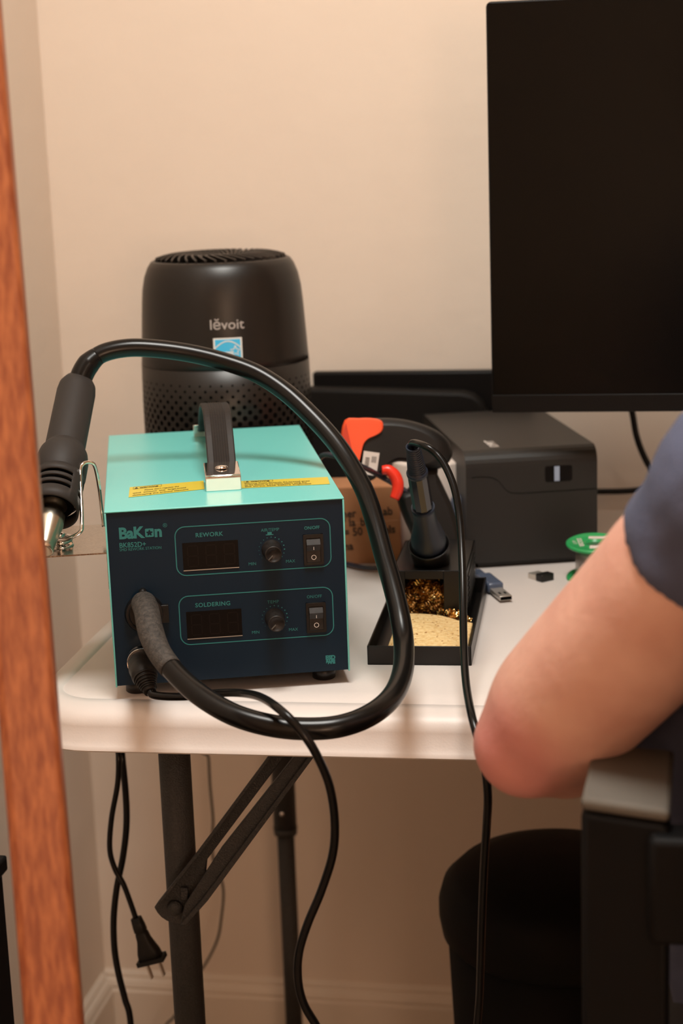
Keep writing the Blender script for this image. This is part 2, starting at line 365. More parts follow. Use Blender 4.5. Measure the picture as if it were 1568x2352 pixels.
# folded sheet cover: top and two sides, open at front and back
mb = MB(); t_ = .0014
mb.box((0, 0, SB), (t_, SD, SH-t_), ST); mb.box((SW-t_, 0, SB), (SW, SD, SH-t_), ST); mb.box((0, 0, SH-t_), (SW, SD, SH), ST)
mb.build('cover', M['teal'], st, bevel=.0006)
MB().box((t_, .0015, SB+.001), (SW-t_, SD-.002, SH-t_-.0003), ST).build('front_panel', M['navy'], st)
pan = [o for o in C.objects if o.name.startswith('front_panel')][0]
mk = MB()
def FT(x, z, off=.0002, rot=0): return FP @ Matrix.Translation((x, z, off)) @ Matrix.Rotation(rot, 4, 'Z')
for z0, z1 in ((.098, .138), (.0415, .082)):
    mk.ringstrip(rrect(.053, z0, .1755, z1, .008), rrect(.0538, z0+.0008, .1747, z1-.0008, .0072), FT(0, 0))
mk.text('BaK', .0124, FT(.0100, .1312), 0, 'LEFT', bold=.0005, sx=.97, space=.95)
# the 'o' of the name is a square with a star cut out
sq = rrect(.0305, .1312, .0372, .1380, .0009, 5)
nn = len(sq)
star = []
for k in range(nn):
    a = pi/2+2*pi*k/nn
    sidx = (k*10/nn) % 2; rr = .0028*(1-.56*(sidx if sidx <= 1 else 2-sidx)); star.append((.03385+rr*cos(a), .13445+rr*sin(a)))
# order both rings by angle
def angsort(P, c): return sorted(P, key=lambda p: atan2(p[1]-c[1], p[0]-c[0]))
cc = (.03385, .13445); sq = angsort(sq, cc); star = angsort(star, cc)
mk.ringstrip(sq, star, FT(0, 0))
mk.text('n', .0124, FT(.0376, .1312), 0, 'LEFT', bold=.0005, sx=.98)
mk.text('®', .0045, FT(.0445, .1382), 0, 'LEFT')
mk.text('BK852D+', .0056, FT(.0099, .1240), 0, 'LEFT', sx=.92, bold=.00008)
mk.text('SMD REWORK STATION', .0032, FT(.0099, .1212), 0, 'LEFT', sx=.93)
mk.text('REWORK', .0048, FT(.0800, .1287), bold=.0001, space=1.1)
mk.text('SOLDERING', .0048, FT(.0800, .0721), bold=.0001, space=1.1)
mk.text('AIR/TEMP', .0036, FT(.1278, .1298), sx=.95)
mk.text('TEMP', .0036, FT(.1276, .0712), space=1.1)
for z in (.1041, .0480):
    mk.text('MIN', .0035, FT(.1127, z-.0008)); mk.text('MAX', .0035, FT(.1428, z-.0006))
mk.text('ON/OFF', .0036, FT(.1608, .1294), sx=.93, bold=.00008); mk.text('ON/OFF', .0036, FT(.1606, .0733), sx=.93)
mk.add([(.1243, .1267, 0), (.1303, .1267, 0), (.1303, .1274, 0), (.1290, .1274, 0), (.1290, .1293, 0), (.1256, .1293, 0), (.1256, .1274, 0), (.1243, .1274, 0)], [range(8)], FT(0, 0))
for kz in (.1150, .0591):
    for k in range(15):
        a = radians(218-k*18.3); disc(mk, (.1284+.0101*cos(a), kz+.0101*sin(a)), .00022+.00003*k if k < 13 else .0004, FT(0, 0), 8)
mk.text('ESD', .0046, FT(.1716, .0216), bold=.0003); mk.text('SAFE', .0042, FT(.1716, .0181), bold=.0004, sx=.8)
mk.build('printed_markings', M['print'], pan)
for z0 in (.1027, .0468):
    d_ = MB().box((.0586, z0, -.003), (.1022, z0+.0219, .0003), FP).build('digital_display', M['deep'], st)
    sg = MB()
    for k in range(3):
        cx = .0665+.0143*k; cz = z0+.011
        for (ax, az, bx, bz) in ((-.0035, .0078, .0035, .0086), (-.0035, -.0004, .0035, .0004), (-.0035, -.0086, .0035, -.0078), (-.0044, .0006, -.0036, .0076), (.0036, .0006, .0044, .0076), (-.0044, -.0076, -.0036, -.0006), (.0036, -.0076, .0044, -.0006)):
            sg.add([(cx+ax, cz+az, .00035), (cx+bx, cz+az, .00035), (cx+bx, cz+bz, .00035), (cx+ax, cz+bz, .00035)], [range(4)], FP)
        disc(sg, (cx+.006, cz-.0082), .0005, FP, 8, 0, .00035)
    sg.build('display_segments', M['seg'], d_)
    MB().box((.0586, z0-.0006, -.001), (.1022, z0, .0007), FP).build('display_sill', M['edge'], d_)
for kx, kz in ((.1284, .1150), (.1284, .0591)):
    T = FP @ Matrix.Translation((kx, kz, 0)); pr = [(.0080, 0), (.0080, .0005), (.0076, .001), (.0068, .0165), (.0064, .0178), (.0058, .0180), (.0056, .0174), (.0001, .0174)]
    mb = MB(); mb.lathe(pr, T, 40); kb = mb.build('control_knob', M['knob'], st)
    ml = MB(); ml.box((-.0004, .001, .0175), (.0004, .0056, .0180), T @ Matrix.Rotation(radians(135), 4, 'Z')); ml.build('knob_pointer', M['chairgrey'], kb)
for z0, z1 in ((.1008, .1256), (.0452, .0697)):
    cz = (z0+z1)/2; mb = MB()
    mb.ringstrip(rrect(.1534, z0, .1692, z1, .001, 3), rrect(.1556, z0+.002, .1670, z1-.003, .0005, 3), FP @ Matrix.Translation((0, 0, .0022)))
    for a, b, c_, d in ((.1534, z0, .1692, z0+.002), (.1534, z1-.003, .1692, z1), (.1534, z0, .1556, z1), (.1670, z0, .1692, z1)): mb.box((a, b, 0), (c_, d, .0021), FP)
    sw = mb.build('rocker_switch', M['blackpl'], st, bevel=.0003)
    rk = MB(); x0, x1 = .1559, .1667
    ys = [(z0+.0022, .0005), (z0+.0022, .0018), (cz-.001, .0016), (cz+.0045, .0046), (z1-.0032, .0014), (z1-.0032, .0)]
    vs = [(x0, a, b) for a, b in ys]+[(x1, a, b) for a, b in ys]; m_ = len(ys)
    rk.add(vs, [list(range(m_)), list(range(m_, 2*m_))[::-1]]+[(i, i+1, m_+i+1, m_+i) for i in range(m_-1)], FP)
    ro = rk.build('rocker', M['knob'], sw)
    sy = MB(); cx = .1613
    sl = atan2(.003, .0055)
    sy.ringstrip([(cx+.0020*cos(k*pi/10), z0+.0062+.0020*sin(k*pi/10)) for k in range(20)], [(cx+.00155*cos(k*pi/10), z0+.0062+.00155*sin(k*pi/10)) for k in range(20)], FP @ Matrix.Translation((0, 0, .0021)))
    sy.box((cx-.00018, cz+.0003, .0024), (cx+.00018, cz+.0027, .0043), FP)
    sy.build('switch_symbols', M['white'], ro)
for fx, fy in ((.017, .022), (.168, .022), (.017, .33), (.168, .33)):
    MB().lathe([(.0085, 0), (.0095, .001), (.0095, SB+.001)], ST @ Matrix.Translation((fx, fy, .0002)), 28).build('rubber_foot', M['blackpl'], st)
# vents on the back
bk = MB()
for k in range(8): bk.box((.03+.016*k, SD-.0022, .05), (.036+.016*k, SD-.0015, .11), ST)
bk.build('rear_vents', M['hole'], st)
# carrying handle
for yy, sg_ in ((.0535, 1), (.315, -1)):
    mb = MB(); a, b = sorted((yy, yy+.043*sg_)); zt = SH+.0125
    xa, xb = .0812, .1100
    yf0, yf1 = (yy, yy+.0012) if sg_ > 0 else (yy-.0012, yy)
    mb.box((xa, yf0, SH), (xb, yf1, zt), ST)
    mb.add([(xa, yy, zt-.0005), (xb, yy, zt-.0005), (xb, yy+.034*sg_, zt+.004), (xa, yy+.034*sg_, zt+.004), (xa, yy, zt+.0007), (xb, yy, zt+.0007), (xb, yy+.034*sg_, zt+.0052), (xa, yy+.034*sg_, zt+.0052)],
           [(3,2,1,0),(4,5,6,7),(0,1,5,4),(1,2,6,5),(2,3,7,6),(3,0,4,7)], ST)
    br = mb.build('handle_bracket', M['chrome'], st, bevel=.0006)
    MB().lathe([(.0054, 0), (.0050, .0012), (.0032, .0024), (.0001, .0028)], ST @ Matrix.Translation((.0955, yy+.018*sg_, zt+.003)), 24).build('bracket_screw', M['chrome'], br)
mb = MB()
cp = [(.062, .1625), (.078, .1640), (.0885, .1672), (.098, .1780), (.111, .1915), (.130, .2030), (.150, .2062), (.176, .2052), (.205, .2010), (.235, .1925), (.258, .1815), (.272, .1715), (.284, .1660), (.302, .1630)]
cpp = [Vector((0, a, b)) for a, b in cp]; cs = catmull(cpp, 5)
sec = [(-.0118, -.0012), (-.0118, .0012), (-.0108, .0019)]
for k in range(14):
    x = -.0066+.0132*k/13; sec.append((x, .0015 if k % 2 else .0021))
sec += [(.0108, .0019), (.0118, .0012), (.0118, -.0012), (.0105, -.0018), (-.0105, -.0018)]
vs = []; m_ = len(sec)
for i, p in enumerate(cs):
    tg = (cs[min(i+1, len(cs)-1)]-cs[max(i-1, 0)]).normalized(); nr = Vector((0, -tg.z, tg.y))
    for x, h in sec: vs.append(Vector((.0967+x, p.y, p.z))+nr*h)
fs = [(i*m_+k, i*m_+(k+1) % m_, (i+1)*m_+(k+1) % m_, (i+1)*m_+k) for i in range(len(cs)-1) for k in range(m_)]+[list(range(m_)), [(len(cs)-1)*m_+k for k in range(m_)]]
mb.add(vs, fs, ST, 0, False); mb.build('carrying_strap', M['grip'], st)
# warning stickers
def sticker(c, lines, head):
    TL_, TR_, BR_, BL_ = [Vector((a, b, 0)) for a, b in c]
    mb = MB(); z = SH+.0003
    mb.add([(BL_.x, BL_.y, z), (BR_.x, BR_.y, z), (TR_.x, TR_.y, z), (TL_.x, TL_.y, z)], [range(4)], ST)
    so = mb.build('warning_sticker', M['yellow'], st, solid=.0002)
    ux = (BR_-BL_).normalized(); vy = (TL_-BL_); Hh = vy.length; vy = vy.normalized(); Lx = (BR_-BL_).length
    def TT_(x, y): p = BL_+ux*x+vy*y; return ST @ Matrix(((ux.x, vy.x, 0, p.x), (ux.y, vy.y, 0, p.y), (0, 0, 1, z+.0003), (0, 0, 0, 1)))
    k = MB()
    k.ringstrip(rrect(.003, Hh*.72, .027, Hh*.94, .0005, 3), rrect(.0033, Hh*.735, .0267, Hh*.925, .0003, 3), TT_(0, 0))
    k.add([(.004, Hh*.75, 0), (.0075, Hh*.75, 0), (.00575, Hh*.90, 0)], [range(3)], TT_(0, 0))
    k.text('warning', .0068, TT_(.0085, Hh*.77), 0, 'LEFT', bold=.00015, sx=.72)
    for i, ln in enumerate(lines): k.text(ln, .0058, TT_(.003, Hh*(.48-.2*i)), 0, 'LEFT', sx=min(1.2, (Lx-.006)/(.0058*.53*len(ln))), bold=.00008)
    k.build('sticker_text', M['ink'], so)
sticker([(.0200, .0895), (.0812, .0990), (.0805, .0640), (.0190, .0490)], ["            Please don't regulate the", 'wind  amount  too  large,avoid', 'destroying the around element'], True)
sticker([(.1110, .0880), (.1838, .0840), (.1822, .0545), (.1102, .0590)], ['Warning: Please dismantle the screwed screw', 'on the bottom of the station before using. Put', 'the screw back before shipment'], False)
# hose port, cable socket
T = FP @ Matrix.Translation((.0262, .0705, 0)); mb = MB()
mb.lathe([(.0155, 0), (.0155, .003), (.0142, .006), (.0122, .0062), (.0118, .004), (.0001, .004)], T, 40)
mb.box((.011, -.008, 0), (.0190, .0062, .005), T); mb.lathe([(.0032, 0), (.0032, .0045), (.0022, .0058), (.0001, .0058)], T @ Matrix.Translation((-.0004, .0172, 0)), 20)
mb.box((-.0034, .012, 0), (.0028, .018, .003), T)
mb.build('hose_port', M['blackpl'], st, bevel=.0003)
T = FP @ Matrix.Translation((.0215, .0335, 0)); MB().lathe([(.0112, 0), (.0112, .004), (.0098, .005), (.0098, .009), (.009, .0095)], T, 36).build('iron_socket', M['chrome'], st)
# side bracket with wire hanger for the hot air gun
zb = .113; mb = MB()
ol = [(0, .0345), (-.078, .0345), (-.082, .040), (-.082, .118), (-.076, .124), (-.052, .124), (-.047, .128), (-.040, .137), (-.034, .1395), (0, .1395)]
mb.prism(ol, zb-.0012, zb, ST); mb.box((-.0012, .0345, zb-.03), (0, .1395, zb), ST)
bp = mb.build('holder_plate', M['plate'], st)
c0 = Vector((-.0385, .068, zb))
mb = MB(); mb.lathe([(.0108, 0), (.0108, .0008), (.004, .0012), (.0001, .0012)], ST @ Matrix.Translation(c0), 28); mb.lathe([(.0042, .001), (.0042, .0098), (.0034, .011), (.0001, .011)], ST @ Matrix.Translation(c0), 24)
mb.build('pivot_screw', M['chrome'], bp)
cw = ST @ c0
coil = [cw+Vector((.0088*cos(a), .0088*sin(a), .0022+.0068*a/(6*pi))) for a in [i*pi/10 for i in range(0, 52)]]
last = coil[-1]
wire = catmull([last, W(163, 1252, cw.y*1.0/1+.0+.10) if False else last+(W(170, 1243, 1.35)-last)*.6, W(184, 1222, 1.352), W(188, 1195, 1.355), W(186, 1140, 1.365), W(184, 1085, 1.375), W(190, 1066, 1.378), W(205, 1062, 1.382), W(217, 1070, 1.386), W(226, 1110, 1.39), W(233, 1170, 1.395), W(238, 1210, 1.395)], 6)
mb = MB(); mb.tube(coil, .0012, 10); mb.tube(wire, .00155, 12); mb.build('hanger_wire', M['chrome'], st)

# ------------------------------------------------------------------ hot air gun and hose
G0, G1 = W(176, 896, 1.455), W(100, 1264, 1.335)      # top of handle, mouth of nozzle
GT = G0; ax = (W(131, 1120, 1.375)-G0).normalized(); 
gun = thing('hot_air_gun', 'dark grey hot air gun with thick black hose, hanging left of the teal station', 'hot air gun', (G1.x, G1.y, G1.z))
T = frame(ax, RT, G0)
mb = MB(); mb.lathe([(.0002, -.0135), (.008, -.0128), (.0130, -.009), (.0158, -.003), (.0166, .004), (.0167, .075), (.0170, .088)], T, 44); mb.build('gun_handle', M['gunbody'], gun)
mb = MB(); mb.lathe([(.0165, .072), (.0200, .0795), (.0216, .088), (.0216, .104), (.0206, .106), (.0200, .1105)], T, 44); mb.build('gun_collar', M['gunbody'], gun)
# slotted guard tube
mb = MB(); n = 72; rows = [(.0200, .1065), (.0204, .1110), (.0204, .1142), (.0204, .1180), (.0204, .1212), (.0204, .1250), (.0204, .1282), (.0204, .1320), (.0204, .1440)]
vs = [(r*cos(2*pi*k/n), r*sin(2*pi*k/n), z) for r, z in rows for k in range(n)]
fs = []
for i in range(len(rows)-1):
    for k in range(n):
        slot = i in (2, 4, 6) and (k % 24) not in (0, 1, 2, 3, 4)
        if not slot: fs.append((i*n+k, i*n+(k+1) % n, (i+1)*n+(k+1) % n, (i+1)*n+k))
mb.add(vs, fs, T @ Matrix.Rotation(radians(20), 4, 'Z'), 0, True); g_ = mb.build('vent_guard', M['gunbody'], gun, solid=.0016)
MB().lathe([(.0165, .100), (.0165, .136)], T, 36).build('guard_core', M['hole'], gun)
NT = frame((G1-(G0+ax*.128)).normalized(), RT, G0+ax*.118); L_ = (G1-(G0+ax*.118)).length
mb = MB(); mb.lathe([(.0115, 0), (.0115, .018), (.0098, .020), (.0098, .025), (.0114, .027), (.0116, .036), (.0082, L_-.006), (.0080, L_), (.0066, L_), (.0062, L_-.01), (.0001, L_-.012)], NT, 36)
mb.build('nozzle', M['gunnoz'], gun)
hp = [W(330, 1386, 1.318), W(337, 1405, 1.292), W(346, 1450, 1.268), W(368, 1502, 1.245), W(412, 1556, 1.222), W(470, 1604, 1.200), W(540, 1643, 1.185), W(620, 1666, 1.178), W(700, 1674, 1.176), W(780, 1668, 1.178), W(850, 1642, 1.190),
      W(900, 1600, 1.215), W(924, 1545, 1.250), W(927, 1480, 1.285), W(917, 1410, 1.305), W(900, 1340, 1.325), W(881, 1275, 1.345), W(861, 1200, 1.368), W(838, 1130, 1.392), W(805, 1068, 1.415), W(765, 1010, 1.432), W(715, 955, 1.445), W(655, 900, 1.455),
      W(590, 858, 1.462), W(520, 832, 1.466), W(440, 812, 1.466), W(360, 801, 1.464), W(295, 799, 1.462), W(240, 810, 1.460), W(207, 832, 1.458), W(190, 858, 1.456), W(183, 880, 1.455)]
hs = catmull(hp, 8)
mb = MB(); mb.tube(hs[24:], .0080, 24); mb.tube(hs[-22:-3], [.0080+.0018*min(1, i/6) for i in range(19)], 24); hose = mb.build('hose', M['rubber'], gun)
mb = MB(); mb.tube(hs[:30], [.0098 if i < 16 else .0098-.0014*(i-16)/13 for i in range(30)], 24); mb.build('hose_sleeve', M['dust'], gun)

# ------------------------------------------------------------------ soldering iron (in its stand) with its cord
iron = thing('soldering_iron', 'dark blue soldering iron standing in the black stand, its thin cord plugged into the station', 'soldering iron', W(985, 1290, 1.49))
IA, IB = W(987, 1262, 1.508), W(948, 1026, 1.420); ia = (IB-IA).normalized(); IL = (IB-IA).length; T = frame(ia, RT, IA)
def pr(l): return [(r, t*IL) for r, t in l]
MB().lathe(pr([(.0105, -.02), (.0145, .03), (.0158, .07), (.0156, .12), (.0134, .19), (.0110, .26), (.0099, .33), (.0099, .395), (.0104, .43)]), T, 36).build('grip', M['ironblue'], iron)
n = 6; MB().lathe(pr([(.0093, .40), (.0090, .45), (.0089, .74), (.0090, .755)]), T, 11, sm=False).build('barrel', M['ironshaft'], iron)
rp = [(.0092, .745), (.0094, .765), (.0086, .775)]
for k in range(12):
    z = .775+.018*k; r0 = .0082-.00018*k; rp += [(r0, z), (r0, z+.009), (r0-.0008, z+.010), (r0-.0008, z+.0165)]
rp += [(.0062, .995), (.0062, 1.005), (.0050, 1.005), (.0048, .93), (.0001, .92)]
MB().lathe(pr(rp), T, 28).build('strain_relief', M['ironblue'], iron)
MB().lathe(pr([(.0035, -.30), (.0030, -.1), (.0030, 0)]), T, 16).build('heating_element', M['chrome'], iron)
ct = [IB-ia*.006, IB+ia*.004, W(975, 1024, 1.395), W(1003, 1044, 1.390), W(1026, 1078, 1.385), W(1045, 1130, 1.378), W(1056, 1200, 1.37), W(1061, 1290, 1.355), W(1063, 1390, 1.330), W(1065, 1490, 1.295), W(1070, 1570, 1.255), W(1082, 1640, 1.21), W(1098, 1700, 1.195), W(1113, 1760, 1.19),
      W(1120, 1830, 1.195), W(1117, 1900, 1.21), W(1111, 2000, 1.23), W(1107, 2100, 1.25), W(1104, 2200, 1.27), W(1101, 2290, 1.29), W(1094, 2370, 1.30), W(1085, 2450, 1.315), Vector((-.155, 1.24, .30)), Vector((-.16, 1.24, .14)), Vector((-.19, 1.24, .03)), Vector((-.25, 1.20, .006)), Vector((-.29, 1.15, .03)), Vector((-.285, 1.12, .2)),
      W(800, 2520, 1.22), W(762, 2425, 1.22), W(726, 2356, 1.215), W(697, 2305, 1.21), W(684, 2250, 1.205), W(686, 2190, 1.20), W(705, 2125, 1.195), W(738, 2045, 1.19), W(764, 1960, 1.18), W(768, 1880, 1.17), W(755, 1800, 1.16), W(725, 1730, 1.152), W(690, 1678, 1.150), W(645, 1632, 1.158), W(600, 1602, 1.195), W(555, 1592, 1.228), W(500, 1592, 1.245), W(440, 1599, 1.255), W(385, 1600, 1.262), W(352, 1596, 1.266), W(345, 1588, 1.268)]
MB().tube(catmull(ct, 8), .0031, 14).build('cord', M['rubber'], iron)
CP = [ST @ Vector((.0213, -.006, .0335)), W(330, 1545, 1.283), W(345, 1590, 1.268)]
pth = catmull(CP, 10); rr = [.0103]*4+[.0108]*4+[.0100]*5+[.0085, .0078, .0072, .0066, .0060, .0056, .0050, .0046]
cb = MB().tube(pth, rr[:len(pth)], 28).build('plug_boot', M['blackmat'], iron)
rg = MB()
for k in range(6):
    a = pth[13+k]; b = pth[14+k]; r_ = rr[13+k]+.0006; d = (b-a).normalized()*.0008; rg.tube([a-d, a+d], r_, 24)
rg.build('boot_ribs', M['blackmat'], cb)
MB().tube([pth[0], pth[2]], .0112, 28).build('plug_ring', M['chrome'], iron)

# ------------------------------------------------------------------ soldering stand
SX, SYy = -.2308, 1.328
sd = thing('soldering_stand', 'black metal soldering iron stand with sponge tray and brass wool', 'soldering stand', (SX, SYy, TZ), radians(2.2)); DT = ROOT[sd]
mb = MB(); w_, l_, h_ = .0865, .224, .0165; q_ = .0014
mb.box((0, 0, 0), (w_, l_, q_), DT); mb.box((0, 0, 0), (w_, q_, h_), DT); mb.box((0, 0, 0), (q_, l_, h_), DT); mb.box((w_-q_, 0, 0), (w_, l_, h_), DT); mb.box((0, l_-q_, 0), (w_, l_, h_), DT)
mb.build('tray', M['blackpl'], sd, bevel=.0004)
mb = MB(); hx0, hx1, hy0, hy1, ht = .0105, .0765, .106, .221, .0535
mb.box((hx0, hy0, ht-q_), (hx1, hy1, ht), DT); mb.box((hx0, hy0, q_), (hx0+q_, hy1, ht), DT); mb.box((hx1-q_, hy0, q_), (hx1, hy1, ht), DT); mb.box((hx0, hy1-q_, q_), (hx1, hy1, ht), DT)
# front wall with a window
wx0, wx1, wz1 = .0214, .0557, .0455
mb.box((hx0, hy0, q_), (wx0, hy0+q_, ht), DT); mb.box((wx1, hy0, q_), (hx1, hy0+q_, ht), DT); mb.box((wx0, hy0, wz1), (wx1, hy0+q_, ht), DT)
mb.build('holder_housing', M['blackpl'], sd, bevel=.0005)
mb = MB()
for k in range(7): mb.box((hx1+.0002, hy0+.01, .018+.0045*k), (hx1+.0012, hy1-.02, .0196+.0045*k), DT)
mb.build('side_louvres', M['blackpl'], sd)
CT = frame(ia, RT, IA-ia*.012); mb = MB(); mb.lathe([(.0155, -.012), (.0168, .0), (.0184, .017), (.0188, .019), (.0176, .019), (.0155, .004), (.0001, .004)], CT, 40); mb.build('iron_cup', M['blackpl'], sd)
# sponge: rounded back edge, pitted top
mb = MB(); ol = [(.0165, .003), (.083, .003), (.083, .076), (.078, .0775), (.070, .083), (.062, .0915), (.054, .0975), (.045, .1015), (.034, .1040), (.022, .1040), (.0165, .1030)]
gx, gy = 44, 44; vs = []; idx = {}
def inside(x, y):
    c = False; j = len(ol)-1
    for i in range(len(ol)):
        xi, yi = ol[i]; xj, yj = ol[j]
        if (yi > y) != (yj > y) and x < (xj-xi)*(y-yi)/(yj-yi)+xi: c = not c
        j = i
    return c
mb.prism(ol, q_+.0002, .0150, DT)
sp = mb.build('sponge', M['sponge'], sd, bevel=.0012)
random.seed(3); pits = MB()
for k in range(110):
    x = random.uniform(.018, .082); y = random.uniform(.004, .102)
    if inside(x, y): 
        r = random.uniform(.0003, .0011); disc(pits, (x, y), r, DT, 7, 0, .01512)
pits.build('sponge_pits', mat('sponge_brown', (.40, .17, .04), .9), sp)
# brass wool: curled ribbons heaped in the housing, spilling forward
random.seed(11); mb = MB()
for k in range(620):
    cx = random.uniform(.016, .068); cy = random.uniform(.1095, .150); top = .043*(1-.55*abs(cx-.036)/.04)
    cz = random.uniform(.006, max(.016, top)); r = random.uniform(.0010, .0030); nrm = Vector((random.uniform(-1, 1), random.uniform(-1, 1), random.uniform(-1, 1))).normalized(); Fm = frame(nrm, None, (cx, cy, cz))
    turns = random.uniform(1.2, 2.6); nn_ = int(turns*10); vs = []
    for i in range(nn_+1):
        a = 2*pi*turns*i/nn_; rr_ = r*(1+.15*sin(3*a)); hgt = .0012*a/pi
        for h in (0, .00055): vs.append(Fm @ Vector((rr_*cos(a), rr_*sin(a), hgt+h)))
    mb.add(vs, [(2*i, 2*i+1, 2*i+3, 2*i+2) for i in range(nn_)], DT, 0, True)
for k in range(70):
    t_k = random.random(); cx = .056+.024*t_k; cy = .1035-.020*t_k+random.uniform(-.002, .0025); cz = random.uniform(.010, .0185); r = random.uniform(.001, .0024)
    nrm = Vector((random.uniform(-1, 1), random.uniform(-1, 1), random.uniform(-1, 1))).normalized(); Fm = frame(nrm, None, (cx, cy, cz)); vs = []
    for i in range(15):
        a = 2*pi*1.4*i/14
        for h in (0, .0008): vs.append(Fm @ Vector((r*cos(a), r*sin(a), .001*a/pi+h)))
    mb.add(vs, [(2*i, 2*i+1, 2*i+3, 2*i+2) for i in range(14)], DT, 0, True)
bw = mb.build('brass_wool', M['gold'], sd)

# ------------------------------------------------------------------ air purifier
AX, AY = -.4345, 1.70
pf = thing('air_purifier', 'black cylindrical air purifier with blue sticker behind the teal station', 'air purifier', (AX, AY, TZ)); AT = ROOT[pf]
shell = [(.0895, .200), (.0890, .206), (.0850, .245), (.0826, .272), (.0812, .288), (.0790, .300), (.0755, .3085), (.0715, .3135), (.0680, .3150), (.0672, .3130), (.0668, .306)]
def rad(z):
    if z <= .2: return .0850+.0020*(z/.2)
    return None
low = [(.083, 0), (.086, .004), (.0868, .05), (.0875, .12), (.0875, .17), (.0868, .2076), (.0860, .2079)]
upp = [(.0863, .2080), (.0867, .2082), (.0862, .215), (.0850, .235), (.0838, .255), (.0828, .270), (.0815, .284), (.0788, .297), (.0750, .3065), (.0715, .3115), (.0690, .3130), (.0677, .3122), (.0672, .306), (.0670, .298), (.0001, .296)]
mb = MB(); mb.lathe(upp, AT, 96); up_ = mb.build('upper_shell', M['pureb'], pf)
mb = MB(); mb.lathe(low, AT, 96)
def rl(z):
    for (r0, z0), (r1, z1) in zip(low, low[1:]):
        if z0 <= z <= z1: return r0+(r1-r0)*(z-z0)/(z1-z0)
    return .0868
row = 0; z = .193
while z > .012:
    dr = .0009+.0017*min(1, (.196-z)/.035); off = .5*(row % 2)
    for k in range(50):
        a = 2*pi*(k+off)/50; r = rl(z)+.0001
        vs = [(r*cos(a+dr*cos(b)/r), r*sin(a+dr*cos(b)/r), z+dr*1.05*sin(b)) for b in [2*pi*j/8 for j in range(8)]]
        mb.add(vs, [list(range(8))[::-1]], AT, 1)
    row += 1; z -= .0056
mb.build('perforated_base', [M['pureb'], M['hole']], pf)
mb = MB(); nf = 42
for k in range(nf):
    a0 = 2*pi*k/nf; pts = []
    for j in range(7):
        t = j/6; r = .026+.0405*t; a = a0+.55*t; pts.append((r, a, .3155+.0040*sin(pi*min(1,t*1.0))))
    vs = []
    for r, a, zz in pts:
        for da, dz in ((-.0009, -.010), (.0009, -.010), (.0012, 0), (-.0012, 0)): vs.append((r*cos(a)-da*sin(a), r*sin(a)+da*cos(a), zz+dz))
    fs = [(4*i+m, 4*i+(m+1) % 4, 4*i+4+(m+1) % 4, 4*i+4+m) for i in range(6) for m in range(4)]+[(0, 1, 2, 3), (24, 25, 26, 27)]
    mb.add(vs, fs, AT)
mb.build('outlet_grille', M['pureb'], pf)
MB().lathe([(.0265, .30), (.0268, .3135), (.024, .3155), (.0001, .3155)], AT, 40).build('control_disc', M['pureb'], pf)
def on_shell(az, rfun, z0, off):
    def f(p):
        z = z0+p.y; r = rfun(z)+off; a = az+p.x/r; return Vector((r*cos(a), r*sin(a), z))
    return f
def ru(z):
    for (r0, z0), (r1, z1) in zip(upp, upp[1:]):
        if z0 <= z <= z1: return r0+(r1-r0)*(z-z0)/(z1-z0)
    return .086
AZ = atan2(-AY, -AX)+.035
lg = MB(); lw = on_shell(AZ, ru, .2490, .0004)
lg.text('lĕvoit', .0172, AT, 0, 'CENTER', bold=.00012, warp=lambda p: lw(Vector((p.x*.86, p.y*.80, 0))), space=1.0)
lg.build('logo_lettering', mat('grey_logo', (.36, .31, .29), .5), up_)
sk = MB(); sw_ = on_shell(AZ, ru, .2262, .0005)
def patch(x0, y0, x1, y1, mi, off):
    g = on_shell(AZ, ru, .2262, off); m_ = 8; vs = [g(Vector((x0+(x1-x0)*i/m_, y, 0))) for y in (y0, y1) for i in range(m_+1)]
    sk.add(vs, [(i, i+1, m_+2+i, m_+1+i) for i in range(m_)], AT, mi)
patch(-.0142, -.0138, .0142, .0142, 0, .0005); patch(-.0126, -.0122, .0126, .0128, 1, .0008)
g3 = on_shell(AZ, ru, .2262, .0011)
def stroke(pts, w, T=AT, mi=0):
    pts = [Vector((a, b, 0)) for a, b in pts]; vs = []
    for i, p in enumerate(pts):
        t = (pts[min(i+1, len(pts)-1)]-pts[max(i-1, 0)]).normalized(); nrm = Vector((-t.y, t.x, 0))*w/2; vs += [g3(p+nrm), g3(p-nrm)]
    sk.add(vs, [(2*i, 2*i+1, 2*i+3, 2*i+2) for i in range(len(pts)-1)], T, mi)
stroke([(-.0126, -.0072), (.0126, -.0072)], .0007)
stroke([(-.0126+.0252*k/16, .0008+.0102*sin(pi*(.12+.76*k/16))-.0) for k in range(17)], .0010)
sc_ = (.0072, .0012); sp_ = []
for k in range(11):
    a = pi/2+k*pi/5; r = .0052 if k % 2 == 0 else .0023; sp_.append((sc_[0]+r*cos(a), sc_[1]+r*sin(a)))
stroke(sp_, .0009)
ew = on_shell(AZ, ru, .2262, .0011)
sk.text('energy', .0078, AT, 0, 'CENTER', bold=.00018, warp=lambda p: ew(Vector((p.x*.80-.004+p.y*.25, p.y*.8-.0022, 0))))
sk.text('ENERGY STAR', .0036, AT, 0, 'CENTER', bold=.0001, warp=lambda p: ew(Vector((p.x*.95, p.y-.0112, 0))))
sk.build('energy_sticker', [M['white'], M['blue']], up_)

